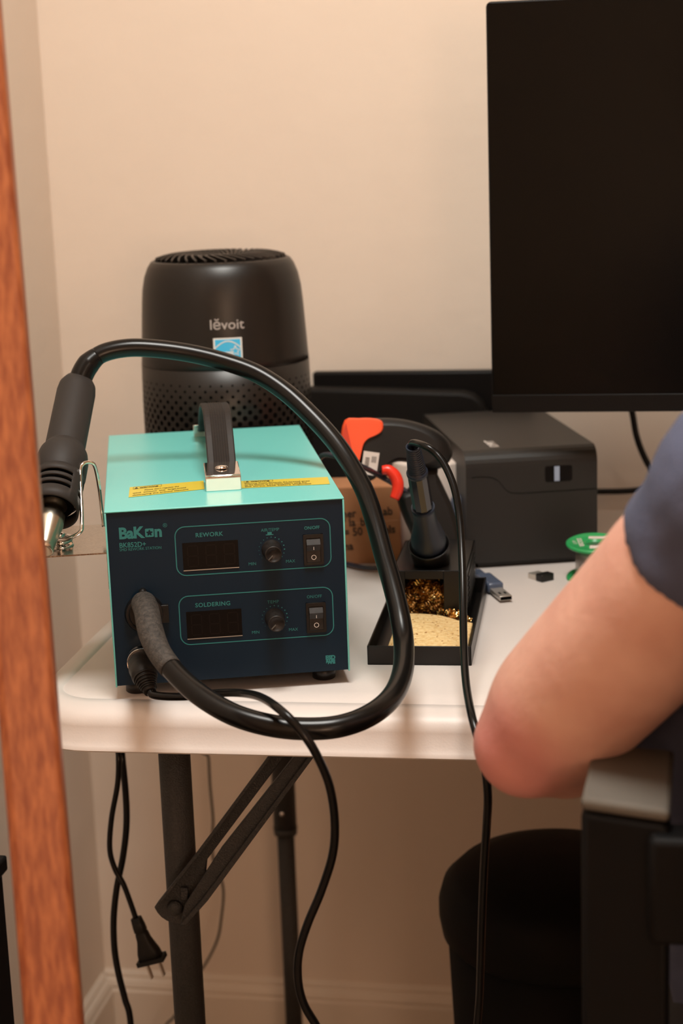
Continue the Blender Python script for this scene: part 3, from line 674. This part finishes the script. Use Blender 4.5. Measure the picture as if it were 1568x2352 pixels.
# ------------------------------------------------------------------ monitor
MY = 1.65; c0, c1 = Wy(1130, 948, MY), Wy(1114, 4, MY)
mo = thing('monitor', 'large black computer monitor at the upper right, in front of the beige wall', 'monitor', (c0.x+.30, MY+.08, c0.z))
x0 = c0.x; x1 = x0+.61; z0, z1 = c0.z, c1.z
mb = MB(); mb.prism(rrect(x0, z0, x1, z1, .005, 5), 0, .012, Matrix(((1, 0, 0, 0), (0, 0, 1, MY), (0, 1, 0, 0), (0, 0, 0, 1)))); mb.box((x0+.12, MY+.011, z0+.06), (x1-.12, MY+.05, z1-.06))
mb.build('monitor_housing', M['bezel'], mo, bevel=.0015)
MB().box((x0+.0016, MY-.0006, z0+.018), (x1-.0016, MY+.002, z1-.0016)).build('screen', M['screen'], mo)
MB().box((x0+.0005, MY-.0016, z0+.0005), (x1-.0005, MY+.001, z0+.0178)).build('bottom_bezel', M['bezel'], mo, bevel=.0006)
mb = MB(); mb.box((x0+.275, MY+.05, .79), (x0+.335, MY+.075, z0+.2)); mb.box((x0+.265, MY+.03, .78), (x0+.345, MY+.09, .80)); mb.box((x0+.19, MY-.04, TZ), (x0+.42, MY+.18, TZ+.008)); mb.box((x0+.28, MY+.05, TZ), (x0+.33, MY+.075, .80))
mb.build('monitor_stand', M['bezel'], mo, bevel=.003)
# cable behind it
cb_ = catmull([Wy(1440, 900, 1.90), Wy(1452, 950, 1.90), Wy(1461, 1000, 1.90), Wy(1477, 1045, 1.90), Wy(1500, 1085, 1.90), Wy(1540, 1130, 1.90), Vector((.03, 1.93, .76)), Wy(1530, 1118, 1.940), Wy(1450, 1127, 1.940), Wy(1390, 1129, 1.940), Wy(1340, 1128, 1.94), Wy(1290, 1118, 1.94)], 6)
o = MB().tube(cb_, .0036, 12).build('monitor_cable', M['rubber'], None); tag(o, 'black cable hanging behind the monitor and running along the back of the table', 'cable')

# ------------------------------------------------------------------ label printer
PO = Vector((-.1747, 1.646, TZ)); PYaw = radians(17.0); PW, PD, PH = .128, .255, .1195
lp_ = thing('label_printer', 'dark grey label printer below the monitor on the white table', 'printer', PO, PYaw); LT = ROOT[lp_]
# side profile (depth, height): lower case and flip lid
mb = MB(); XT = LT @ Matrix(((0, 0, 1, 0), (1, 0, 0, 0), (0, 1, 0, 0), (0, 0, 0, 1)))
mb.prism([(.0, .006), (.0, .080), (PD, .080), (PD, .006)], -.006, PW, XT); mb.box((.006, .006, 0), (PW-.006, PD-.01, .006), LT); mb.build('lower_case', M['prn'], lp_)
mb = MB(); mb.prism([(.0, .0800), (.0, .104), (.0006, .108), (.002, .1115), (.0045, .1150), (.008, .1176), (.013, PH), (PD-.008, PH), (PD, PH-.008), (PD, .0800)], -.006, PW, XT)
lid = mb.build('lid', M['prn'], lp_)
LF = LT @ Matrix(((1, 0, 0, 0), (0, 0, -1, 0), (0, 1, 0, 0), (0, 0, 0, 1)))
ln = MB(); pts = [(.0, .0940), (.006, .0946), (.019, .0935), (.026, .0900), (.030, .0855), (.0355, .0790), (.046, .0757), (.085, .0757), (.128, .0757)]
cs_ = catmull([Vector((a, b, .0003)) for a, b in pts], 6); vs = []
for i, p in enumerate(cs_): vs += [p+Vector((0, .0003, 0)), p-Vector((0, .0003, 0))]
ln.add(vs, [(2*i, 2*i+1, 2*i+3, 2*i+2) for i in range(len(cs_)-1)], LF); ln.build('seam', M['hole'], lid)
wn = MB(); wn.prism(rrect(.0745, .0855, .1022, .1015, .0025, 5), -.006, .0004, LF); wo = wn.build('paper_window', M['deep'], lp_)
MB().box((.0838, .0862, .0004), (.0890, .1010, .0012), LF).build('label_strip', mat('label_strip_blue', (.30, .36, .48), .5), wo)
lg = MB(); lg.text('iDPRT', .0125, LT @ Matrix.Translation((.033, .040, PH+.0004)) @ Matrix.Rotation(radians(90), 4, 'Z'), bold=.0003, sx=1.1); lg.build('printer_logo', M['white'], lid)

# ------------------------------------------------------------------ black things at the back
y = 1.968; a, b = Wy(600, 845, y), Wy(1128, 857, y); a.z = b.z = (a.z+b.z)/2
mb = MB(); mb.box((-.47, 1.955, TZ), (b.x+.02, 1.975, a.z)); 
o = MB().box((-.395, 1.956, TZ+.0), (b.x+.05, 1.972, a.z)).build('black_board', M['panelblk'], None, bevel=.003); tag(o, 'long black board leaning along the wall between purifier and monitor', 'board')
y = 1.922; p = [Wy(x_, y_, y) for x_, y_ in ((640, 892), (900, 897), (1060, 902), (1085, 908), (1105, 925), (1118, 950), (1122, 1000))]
ol = [(q.x, q.z) for q in p]; ol += [(ol[-1][0], TZ+.002), (ol[0][0], TZ+.002)]
o = MB().prism(ol, 0, .028, Matrix(((1, 0, 0, 0), (0, 0, 1, y), (0, 1, 0, 0), (0, 0, 0, 1)))).build('black_case', M['case'], None, bevel=.004); tag(o, 'black case with a rounded corner between the scanner and the wall', 'case')

# ------------------------------------------------------------------ cardboard box of labels
A, B = Wz(742, 1297, TZ), Wz(921, 1294, TZ); ux = (B-A); ux.z = 0; L = ux.length; yaw = atan2(ux.y, ux.x)
cbx = thing('cardboard_box', 'small brown cardboard box with printed label text beside the teal station', 'box', (A.x, A.y, TZ), yaw); BT = ROOT[cbx]
H = .081; co = MB().box((0, 0, 0), (L, .052, H), BT).build('box_body', M['card'], cbx, bevel=.0012)
BF = BT @ Matrix(((1, 0, 0, 0), (0, 0, -1, 0), (0, 1, 0, 0), (0, 0, 0, 1)))
tx = MB()
def bt(s_, x, z, sz=.0135): tx.text(s_, sz, BF @ Matrix.Translation((x, z, .0004)) @ Matrix.Rotation(radians(4), 4, 'Z'), 0, 'LEFT', bold=.0003, space=1.02, sx=.88)
for w_t, x_t, z_t, s_t in (('her', .0215, .0490, .0118), ('2"', .0450, .0500, .0118), ('Lab', .0585, .0508, .0118), ('" la', .0215, .0395, .0118), ('bels', .0400, .0404, .0118), ('= 50', .0225, .0295, .0118), ('labels', .0520, .0310, .0118), ('na', .0222, .0150, .0118)):
    bt(w_t, x_t, z_t, s_t)
tx.build('printed_text', M['cardink'], co)
MB().box((.050, 0, .002), (.053+L*.0+.04, .0, H), BF if False else BT).build('tape_strip', M['tape'], co) if False else None
mb = MB(); mb.add([(0, .0415, .00025), (L, .0455, .00025), (L, .0463, .00025), (0, .0423, .00025)], [range(4)], BF); mb.build('tape_edge', M['tape'], co)
# ------------------------------------------------------------------ barcode scanner
SCD = 1.635; sc = thing('barcode_scanner', 'black barcode scanner with orange nose and red trigger leaning by the cardboard box', 'barcode scanner', W(1000, 1290, 1.65))
SC0 = W(900, 1060, SCD); ST2 = frame(-FW, RT, SC0)      # x right, y up, z towards the viewer
def sp2(l): return [((a-900)*SCD/F, -(b-1060)*SCD/F) for a, b in l]
def cm2(l, k=4):
    P = [Vector((a, b, 0)) for a, b in l]; n = len(P); out = []
    for i in range(n):
        a, b, c, d = P[i-1], P[i], P[(i+1) % n], P[(i+2) % n]
        for j in range(k):
            t = j/k; q = .5*((2*b)+(c-a)*t+(2*a-5*b+4*c-d)*t*t+(3*b-3*c+d-a)*t**3); out.append((q.x, q.y))
    return out
head = [(812, 972), (850, 962), (900, 961), (950, 969), (1000, 988), (1030, 1015), (1038, 1045), (1022, 1070), (990, 1080), (955, 1066), (915, 1060), (885, 1074), (860, 1100), (838, 1104), (815, 1085), (806, 1040), (808, 1000)]
MB().pillow(cm2(sp2(head)), .062, ST2, e=2.4, rings=13, edge=.72).build('scanner_body', M['blackmat'], sc)
hnd = [(945, 1062), (1000, 1066), (1004, 1088), (1012, 1105), (1037, 1160), (1056, 1222), (1066, 1280), (1072, 1355), (985, 1357), (968, 1310), (946, 1235), (926, 1190), (911, 1145), (916, 1130), (936, 1122), (944, 1100)]
MB().pillow(cm2(sp2(hnd)), .040, ST2, e=2.2, rings=11, edge=.75).build('scanner_handle', M['blackmat'], sc)
nose = cm2([(791, 967), (822, 963), (850, 962.5), (872, 967), (882, 979), (878, 994), (862, 1004), (846, 1011), (834, 1024), (828, 1046), (821, 1070), (804, 1052), (790, 1032), (782, 1012)], 3)
no = MB().pillow(sp2(nose), .068, ST2, e=3.5, rings=11, edge=.86).build('scanner_nose', M['orange'], sc)
q = [(795, 972), (812, 1052), (792, 1030), (783, 1010)]
mb = MB(); mb.prism(sp2([(794, 975), (811, 1050), (794, 1031), (784, 1010)]), .0325, .0345, ST2); mb.build('reader_recess', mat('dark_orange', (.55, .035, .012), .4), no)
trg = [W(a, b, SCD-.0355) for a, b in ((877, 1080), (892, 1080), (906, 1092), (913, 1110), (912, 1128), (905, 1146))]
MB().tube(trg, [.0042, .0052, .0058, .0058, .0054, .0046], 20, smooth=5).build('trigger', M['red'], sc)
T = frame(-FW, RT+UP*.0, W(850, 1062, SCD-.0325)) @ Matrix.Rotation(radians(-8), 4, 'Z')
lb = MB().box((-.0075, -.012, 0), (.0075, .010, .0004), T).build('serial_label', M['label'], sc)
k = MB()
for i in range(9): k.box((-.005, -.006+.0012*i, .0005), (-.001, -.0054+.0012*i, .0006), T)
for i in range(4): k.box((.001+.0012*i, .0, .0005), (.0016+.0012*i, .006, .0006), T)
k.build('label_print', M['cardink'], lb)
# ------------------------------------------------------------------ paper roll and blue-grey pouch behind the scanner
q = W(985, 1120, 1.765); rz_ = .0370
o = thing('paper_roll', 'white paper roll standing behind the barcode scanner', 'paper roll', (q.x, q.y, TZ)); T = ROOT[o]
MB().lathe([(.011, .0), (rz_, 0), (rz_+.0005, .002), (rz_+.0005, .098), (rz_, .1), (.011, .1), (.011, 0)], T, 48).build('paper_winding', M['paper'], o)
MB().lathe([(.0095, .0), (.011, 0), (.011, .1005), (.0095, .1005), (.0095, 0)], T, 32).build('roll_core', M['card'], o)
q = W(1056, 1180, 1.72)
o = MB().box((q.x-.010, q.y, TZ), (q.x+.006, q.y+.03, q.z+.018)).build('blue_pouch', M['bluegrey'], None, bevel=.006, seg=4); tag(o, 'small blue-grey pouch squeezed between scanner and printer', 'pouch')

# ------------------------------------------------------------------ usb cable, dongle, solder spool
uc = thing('usb_cable', 'translucent blue usb cable with its plug lying in front of the printer', 'cable', Wz(1140, 1372, TZ))
PA, PB_ = Wz(1104, 1322, TZ+.007), Wz(1163, 1374, TZ+.005); ud = (PB_-PA); ud.z = 0; ul = ud.length; ud.normalize(); T = frame(Vector((0, 0, 1)), ud, PA); 
mb = MB(); mb.box((.006, -.0078, -.0050), (ul*.60, .0078, .0045), T); mb.build('plug_housing', M['clearblue'], uc, bevel=.002)
mb = MB(); mb.box((ul*.58, -.0060, -.0045), (ul*.98, .0060, -.0002), T); sh = mb.build('plug_shell', M['usbmetal'], uc, bevel=.0004)
mb = MB(); mb.box((ul*.979, -.0054, -.0040), (ul*.983, .0054, -.0008), T)
mb.box((ul*.80, -.0036, -.0003), (ul*.88, -.0016, -.0001), T); mb.box((ul*.80, .0016, -.0003), (ul*.88, .0036, -.0001), T); mb.build('shell_holes', M['hole'], sh)
cab = [PA+ud*.008, PA-ud*.004, Wz(1078, 1302, TZ+.006), Wz(1050, 1288, TZ+.005), Wz(1000, 1284, TZ+.004), Wz(950, 1284, TZ+.004), Wz(915, 1292, TZ+.004), Wz(880, 1303, TZ+.004), Wz(840, 1304, TZ+.004), Wz(800, 1296, TZ+.004), Wz(770, 1288, TZ+.004),
       W(742, 1240, 1.62), W(728, 1130, 1.63), W(728, 1075, 1.62), W(738, 1048, 1.60), W(762, 1046, 1.57), W(800, 1058, 1.555), W(845, 1078, 1.582), W(880, 1098, 1.613), W(905, 1112, 1.618), W(935, 1130, 1.622)]
MB().tube(catmull(cab, 7), .0026, 12).build('cord', mat('smoky_cable', (.040, .036, .048), .25, spec=.6), uc)
mb = MB()
for k in range(5): c = PA+ud*(.0045-.0035*k)+Vector((0, 0, 0)); mb.tube([c, c+ud*.0018], .0046, 16)
mb.build('strain_relief', M['clearblue'], uc)
D0 = Wz(1212, 1328, TZ); D1 = Wz(1252, 1340, TZ); dd = (D1-D0); dd.z = 0; dl = dd.length; dd.normalize()
dg = thing('usb_dongle', 'tiny black usb dongle with metal end on the table between printer and arm', 'usb dongle', D0); T = frame((0, 0, 1), dd, D0)
MB().box((0, 0, .0002), (.0135, .0135, .0055), T).build('dongle_shell', M['usbmetal'], dg, bevel=.0003)
MB().box((.0125, -.001, 0), (.0225, .0145, .0075), T).build('dongle_cap', M['blackpl'], dg, bevel=.001)
Q = Wz(1365, 1328, TZ); spo = thing('solder_spool', 'green plastic spool of solder wire half hidden behind the arm', 'spool', Q); T = ROOT[spo] @ Matrix.Rotation(radians(6), 4, 'X')
R_ = .0275
MB().lathe([(.009, 0), (R_-.001, 0), (R_, .001), (R_-.001, .003), (.009, .0032)], T, 48).build('spool_flange', M['green'], spo)
MB().lathe([(.009, .0345), (R_-.001, .0345), (R_, .0357), (R_, .037), (R_-.002, .0382), (R_-.003, .0374), (.011, .0372), (.0095, .0372), (.008, .020)], T, 48).build('spool_flange', M['green'], spo)
MB().lathe([(.0185, .003), (.0185, .0345)], T, 40).build('solder_winding', M['solder'], spo)
k = MB(); k.text('SOLDER', .0064, T @ Matrix.Translation((-.0155, -.001, .0374)) @ Matrix.Rotation(radians(-80), 4, 'Z'), bold=.00015); k.text('63/37', .0046, T @ Matrix.Translation((-.0205, -.001, .0374)) @ Matrix.Rotation(radians(-80), 4, 'Z'))
k.build('spool_lettering', M['label'], spo)
MB().box((-.006, .010, .0372), (.014, .0165, .0376), T).build('spool_label', M['label'], spo); MB().box((-.004, -.018, .0372), (.014, -.010, .0376), T).build('spool_label', M['label'], spo)

# ------------------------------------------------------------------ cables below the table
def y_path(l, y): return [Wy(a, b, y) for a, b in l]
pc = thing('power_cord', 'black power cord with a two-pin plug dangling below the table', 'power cord', (-.43, 1.42, .66))
back = [Vector((-.478, 1.572, .80)), Vector((-.490, 1.585, .775)), Vector((-.508, 1.582, .752)), Vector((-.5155, 1.572, .735)), Vector((-.516, 1.56, .705)), Vector((-.500, 1.53, .688))]
pp = back+y_path([(268, 1690)], 1.44)+y_path([(272, 1735), (270, 1800), (256, 1880), (252, 1950), (264, 1996), (283, 2030), (300, 2075), (312, 2110)], 1.42)
MB().tube(catmull(pp, 7), .0026, 12).build('cord', M['rubber'], pc)
P1, P2 = Wy(312, 2108, 1.42), Wy(349, 2206, 1.42); pd_ = (P2-P1).normalized(); T = frame(pd_, Vector((1, 0, 0)), P1); LL = (P2-P1).length
mb = MB(); rows = [(0, .0050, .0042), (.18, .0058, .0050), (.30, .0060, .0052), (.32, .0052, .0046), (.36, .0060, .0052), (.5, .0066, .0058), (.60, .0080, .0062), (.78, .0108, .0068), (.95, .0120, .0068)]
vs = []
for t_, a, b in rows:
    for k in range(20):
        an = 2*pi*k/20; ca, sa = cos(an), sin(an); vs.append((a*abs(ca)**.55*(1 if ca > 0 else -1), b*abs(sa)**.55*(1 if sa > 0 else -1), t_*LL))
mb.add(vs, [(i*20+k, i*20+(k+1) % 20, (i+1)*20+(k+1) % 20, (i+1)*20+k) for i in range(len(rows)-1) for k in range(20)]+[list(range(20)), [(len(rows)-1)*20+k for k in range(20)]], T, 0, True)
mb.box((-.0135, -.0072, LL*.93), (.0135, .0072, LL*1.03), T); plg = mb.build('plug', M['blackmat'], pc)
for sx_ in (-1, 1): MB().box((sx_*.0063-.0008, -.003, LL*1.02), (sx_*.0063+.0008, .003, LL*1.02+.0165), T).build('plug_prong', M['usbmetal'], plg)
pp = [v+Vector((-.001, -.012, .0005)) for v in back]+y_path([(276, 1690)], 1.46)+y_path([(280, 1735), (289, 1830), (290, 1900), (282, 1970), (268, 2040), (261, 2110), (263, 2180), (273, 2240), (287, 2295), (300, 2352)], 1.44)+[Vector((-.500, 1.442, .24)), Vector((-.502, 1.447, .12)), Vector((-.50, 1.455, .04)), Vector((-.48, 1.50, .006)), Vector((-.40, 1.62, .004)), Vector((-.42, 1.8, .004))]
o = MB().tube(catmull(pp, 7), .0032, 12).build('black_cable', M['rubber'], None); tag(o, 'long black cable hanging to the floor left of the front table leg', 'cable')
pp = y_path([(474, 1690), (479, 1740), (482, 1800), (489, 1880), (487, 1930), (490, 1975), (505, 2010), (513, 2050), (508, 2110), (500, 2155), (480, 2200), (455, 2240), (425, 2290), (400, 2335), (375, 2365)], 1.90)
o = MB().tube(catmull([Vector((-.395, 1.972, .76)), Vector((-.395, 1.974, .70)), Vector((-.42, 1.92, .62))]+pp+[pp[-1]+Vector((-.03, 0, -.07))], 6), .0016, 10).build('thin_wire', M['wirebrown'], None); tag(o, 'thin dark wire hanging behind the front table leg near the wall', 'wire')

# ------------------------------------------------------------------ waste bin
q = W(1285, 2066, 1.66); BX, BY, BZ = q.x, q.y, q.z; bn = thing('waste_bin', 'large round black waste bin under the table', 'waste bin', (BX, BY, 0)); T = ROOT[bn]
MB().lathe([(.090, 0), (.094, .004), (.1105, BZ-.03), (.1085, BZ-.03), (.092, .01), (.0001, .008)], T, 64).build('bin_body', M['bin'], bn)
MB().lathe([(.110, BZ-.036), (.1155, BZ-.030), (.1185, BZ-.012), (.1185, BZ+.002), (.1140, BZ+.018), (.100, BZ+.032), (.072, BZ+.042), (.035, BZ+.047), (.0001, BZ+.048)], T, 64).build('bin_lid', M['bin'], bn)

# ------------------------------------------------------------------ chair and person
seat_c = Vector((.185, .83, .47))
ch = thing('office_chair', 'black chair with a flat grey armrest in the right foreground', 'chair', (seat_c.x, seat_c.y, 0))
q1, q2, q3, q4 = [Wz(a, b, .80) for a, b in ((1362, 1708), (1548, 1720), (1333, 1832), (1537, 1862))]
def armrest(dx, mir):
    vs = []
    c = [q3, q4, q2, q1]
    c = [Vector((v.x*mir+dx, v.y, .80)) for v in c]
    mb = MB(); mb.add([(v.x, v.y, .792) for v in c]+[(v.x, v.y, .80) for v in c], [(3, 2, 1, 0), (4, 5, 6, 7), (0, 1, 5, 4), (1, 2, 6, 5), (2, 3, 7, 6), (3, 0, 4, 7)])
    ar = mb.build('armrest', M['chairgrey'], ch, bevel=.003)
    mb = MB(); e = .001; yb = [c[0].y+.03, c[1].y+.03]
    for zz0, zz1 in ((.42, .7915),):
        A_, B_ = c[0], c[1]; n1 = (c[3]-c[0]).normalized()*.03; n2 = (c[2]-c[1]).normalized()*.03
        pl = [A_, B_, B_+n2, A_+n1]; mb.add([(v.x, v.y, zz0) for v in pl]+[(v.x, v.y, zz1) for v in pl], [(3, 2, 1, 0), (4, 5, 6, 7), (0, 1, 5, 4), (1, 2, 6, 5), (2, 3, 7, 6), (3, 0, 4, 7)])
    mb.build('armrest_post', M['chairblk'], ch, bevel=.004)
    return c
cL = armrest(0, 1)
cR = armrest(.37, -1)
MB().prism(rrect(.0, .80, .38, 1.20, .06, 6), .43, .485).build('seat', M['chairblk'], ch, bevel=.012, seg=4)
MB().box((.0, .885, .722), (.06, .912, .786)).build('side_bracket', M['chairblk'], ch, bevel=.004)
mb = MB(); mb.prism(rrect(.07, .56, .40, 1.02, .07, 6), 0, .045, Matrix(((1, 0, 0, 0), (0, 0, 1, .775), (0, 1, 0, 0), (0, 0, 0, 1)))); mb.build('backrest', M['chairblk'], ch, bevel=.012, seg=4)
MB().box((.155, .775, .40), (.215, .81, .62)).build('back_support', M['chairblk'], ch, bevel=.004)
MB().lathe([(.028, .10), (.028, .28), (.019, .285), (.019, .43)], Matrix.Translation((.185, .98, 0)), 24).build('gas_column', M['chairblk'], ch)
for k in range(5):
    a = radians(90+72*k+20); e = Vector((.185+.25*cos(a), .98+.25*sin(a), 0))
    mb = MB(); mb.tube([(.185, .98, .115), (e.x, e.y, .075)], [.024, .014], 12); lg_ = mb.build('base_spoke', M['chairblk'], ch)
    MB().lathe([(.0001, -.012), (.022, -.012), (.026, -.006), (.026, .006), (.022, .012), (.0001, .012)], Matrix.Translation((e.x, e.y, .0262)) @ Matrix.Rotation(pi/2, 4, 'X'), 20).build('caster', M['blackpl'], lg_)

EL = W(1234, 1686, 1.075); SHL = W(1790, 1110, .915); ELBOW_W = W(1150, 1765, 1.04)
HIP = Vector((.180, 1.00, .56))
ELBOW_LOCAL = tuple(ELBOW_W-Vector((HIP.x, HIP.y, 0)))
M['skin'] = skin()
pe = thing('person', 'seated person in a navy t-shirt, bare elbow bent beside the table', 'person', (HIP.x, HIP.y, 0))
def ell(mb, c, r, T=None, n=20):
    vs = []; R = 12
    for i in range(R+1):
        ph = pi*i/R
        for k in range(n): vs.append((c[0]+r[0]*sin(ph)*cos(2*pi*k/n), c[1]+r[1]*sin(ph)*sin(2*pi*k/n), c[2]+r[2]*cos(ph)))
    mb.add(vs, [(i*n+k, i*n+(k+1) % n, (i+1)*n+(k+1) % n, (i+1)*n+k) for i in range(R) for k in range(n)], T, 0, True)
body = MB()
SHR = Vector((SHL.x+.335, SHL.y+.03, SHL.z)); NECK = (SHL+SHR)/2+Vector((0, .005, .055)); HEAD = NECK+Vector((0, .05, .15))
arm_pts = [SHL, SHL.lerp(EL, .45), SHL.lerp(EL, .8), EL]
body.tube([SHL+Vector((.03, 0, .0)), SHL.lerp(EL, .25), SHL.lerp(EL, .48), SHL.lerp(EL, .72), SHL.lerp(EL, .90), EL, EL+(EL-SHL).normalized()*.026], [.050, .051, .0505, .0490, .0475, .0405, .020], 28, smooth=5)
WR = EL+Vector((.105, .225, .000))
body.tube([EL+Vector((-.010, -.012, -.008)), EL+Vector((.012, .008, -.008)), EL.lerp(WR, .25)+Vector((0, 0, -.004)), EL.lerp(WR, .6), WR], [.022, .040, .043, .035, .025], 24, smooth=5)
ell(body, EL+Vector((-.006, -.008, -.004)), (.036, .033, .036))
def hand(mb, wr, fwd, side):
    fwd = Vector(fwd).normalized(); up = Vector((0, 0, 1)); sdv = fwd.cross(up)*side
    mb.tube([wr, wr+fwd*.03, wr+fwd*.06+up*-.004, wr+fwd*.088-up*.006], [.026, .036, .040, .036], 20, flat=.42)
    for i, (off, L_f) in enumerate(((-.030, .072), (-.010, .080), (.010, .075), (.029, .058))):
        b0 = wr+fwd*.085+sdv*off-up*.006; r = .0082-.0006*(i == 3)
        mb.tube([b0-fwd*.01, b0+fwd*L_f*.42+up*.006, b0+fwd*L_f*.75-up*.004, b0+fwd*L_f-up*.016], [r, r, r*.92, r*.75], 12)
    t0 = wr+fwd*.028-sdv*.030-up*.006; mb.tube([t0, t0+fwd*.03-sdv*.022, t0+fwd*.062-sdv*.030-up*.008], [.012, .0105, .0085], 12)
hand(body, WR, (.25, 1, -.10), -1)
ELR = SHR+Vector((.10, .02, -.22)); WRR = ELR+Vector((-.16, .19, -.005))
body.tube([SHR-Vector((.03, 0, 0)), SHR.lerp(ELR, .4), SHR.lerp(ELR, .75), ELR, ELR+Vector((.01, 0, -.02))], [.054, .054, .047, .040, .022], 24, smooth=5)
body.tube([ELR, ELR.lerp(WRR, .3), ELR.lerp(WRR, .65), WRR], [.040, .042, .034, .025], 24, smooth=5)
hand(body, WRR, (-.35, 1, -.04), 1)
CH = (SHL+SHR)/2
body.tube([HIP, HIP+Vector((-.012, .055, .15)), HIP+Vector((-.012, .060, .24)), CH+Vector((0, .005, -.05)), CH+Vector((0, 0, .035))], [.128, .130, .135, .128, .07], 28, flat=.72, smooth=5)
body.tube([CH, NECK, NECK+Vector((0, .02, .06))], [.06, .053, .05], 20)
ell(body, HEAD, (.076, .094, .115)); ell(body, HEAD+Vector((0, .045, -.06)), (.050, .05, .055))
ell(body, HEAD+Vector((0, .098, -.015)), (.013, .018, .022))
for s_ in (-1, 1): ell(body, HEAD+Vector((s_*.077, .0, -.01)), (.010, .018, .032))
KL = Vector((.095, 1.40, .52)); KR = Vector((.32, 1.40, .52))
for s_, K in ((-1, KL), (1, KR)):
    h0 = HIP+Vector((s_*.085, 0, 0)); AN = Vector((K.x, K.y+.02, .10))
    body.tube([h0, h0.lerp(K, .5), K+Vector((0, .005, 0)), K+Vector((0, .03, -.02))], [.088, .075, .058, .045], 24, smooth=5)
    body.tube([K+Vector((0, .0, .02)), K+Vector((0, .012, -.12)), AN+Vector((0, 0, .12)), AN], [.052, .055, .042, .034], 24, smooth=5)
    body.tube([AN+Vector((0, -.035, -.06)), AN+Vector((0, .03, -.055)), AN+Vector((0, .12, -.072)), AN+Vector((0, .175, -.078))], [.034, .040, .034, .022], 20, smooth=4)
def remeshed(o, vox, sm=6):
    r = o.modifiers.new('remesh', 'REMESH'); r.mode = 'VOXEL'; r.voxel_size = vox; r.use_smooth_shade = True
    q = o.modifiers.new('smooth', 'SMOOTH'); q.factor = .5; q.iterations = sm
bo = body.build('body', M['skin'], pe); remeshed(bo, .0042, 30)
# t-shirt: torso, left sleeve ending mid upper arm, right sleeve
shm = MB()
shm.tube([HIP+Vector((0, .01, .02)), HIP+Vector((-.012, .055, .15)), HIP+Vector((-.012, .060, .24)), CH+Vector((0, .005, -.05)), CH+Vector((0, 0, .035)), CH+Vector((0, .0, .062))], [.150, .172, .176, .165, .125, .064], 36, flat=.74, smooth=6)
HEM = .285
d_ = (EL-SHL).normalized()
shm.tube([SHL+Vector((.06, 0, .005)), SHL, SHL.lerp(EL, .2), SHL.lerp(EL, HEM-.02), SHL.lerp(EL, HEM)], [.058, .058, .0570, .0560, .0560], 32, smooth=4)
shm.tube([SHR-Vector((.06, 0, -.005)), SHR, SHR.lerp(ELR, .25), SHR.lerp(ELR, .55)], [.07, .072, .068, .068], 32, smooth=4)
sh_ = shm.build('t_shirt', M['cloth'], pe); remeshed(sh_, .0045, 3)
tx_ = bpy.data.textures.new('cloth_folds', 'CLOUDS'); tx_.noise_scale = .06
dm = sh_.modifiers.new('folds', 'DISPLACE'); dm.texture = tx_; dm.strength = .014; dm.mid_level = .5; dm.texture_coords = 'GLOBAL'
so = MB()
for s_, K in ((-1, KL), (1, KR)):
    h0 = HIP+Vector((s_*.085, 0, 0)); so.tube([h0-Vector((0, .06, 0)), h0, h0.lerp(K, .28), h0.lerp(K, .40)], [.098, .100, .092, .088], 28, smooth=4)
ell(so, HIP+Vector((0, -.01, .01)), (.17, .12, .10)); so_ = so.build('shorts', M['shorts'], pe); remeshed(so_, .006, 4)
hr = MB(); ell(hr, HEAD+Vector((0, -.016, .030)), (.085, .094, .105)); hr.tube([HEAD+Vector((0, -.05, .0)), HEAD+Vector((0, -.06, -.06))], [.07, .055], 20); ho = hr.build('hair', M['hair'], pe); remeshed(ho, .006, 4)
for s_ in (-1, 1):
    e = HEAD+Vector((s_*.030, .083, .004)); m2 = MB(); ell(m2, e, (.0125, .010, .011)); eo = m2.build('eye', M['eye'], pe); m3 = MB(); ell(m3, e+Vector((0, .0078, 0)), (.0055, .003, .0055)); m3.build('iris', M['iris'], eo)
m2 = MB(); ell(m2, HEAD+Vector((0, .088, -.055)), (.022, .010, .007)); m2.build('mouth', M['lip'], pe)
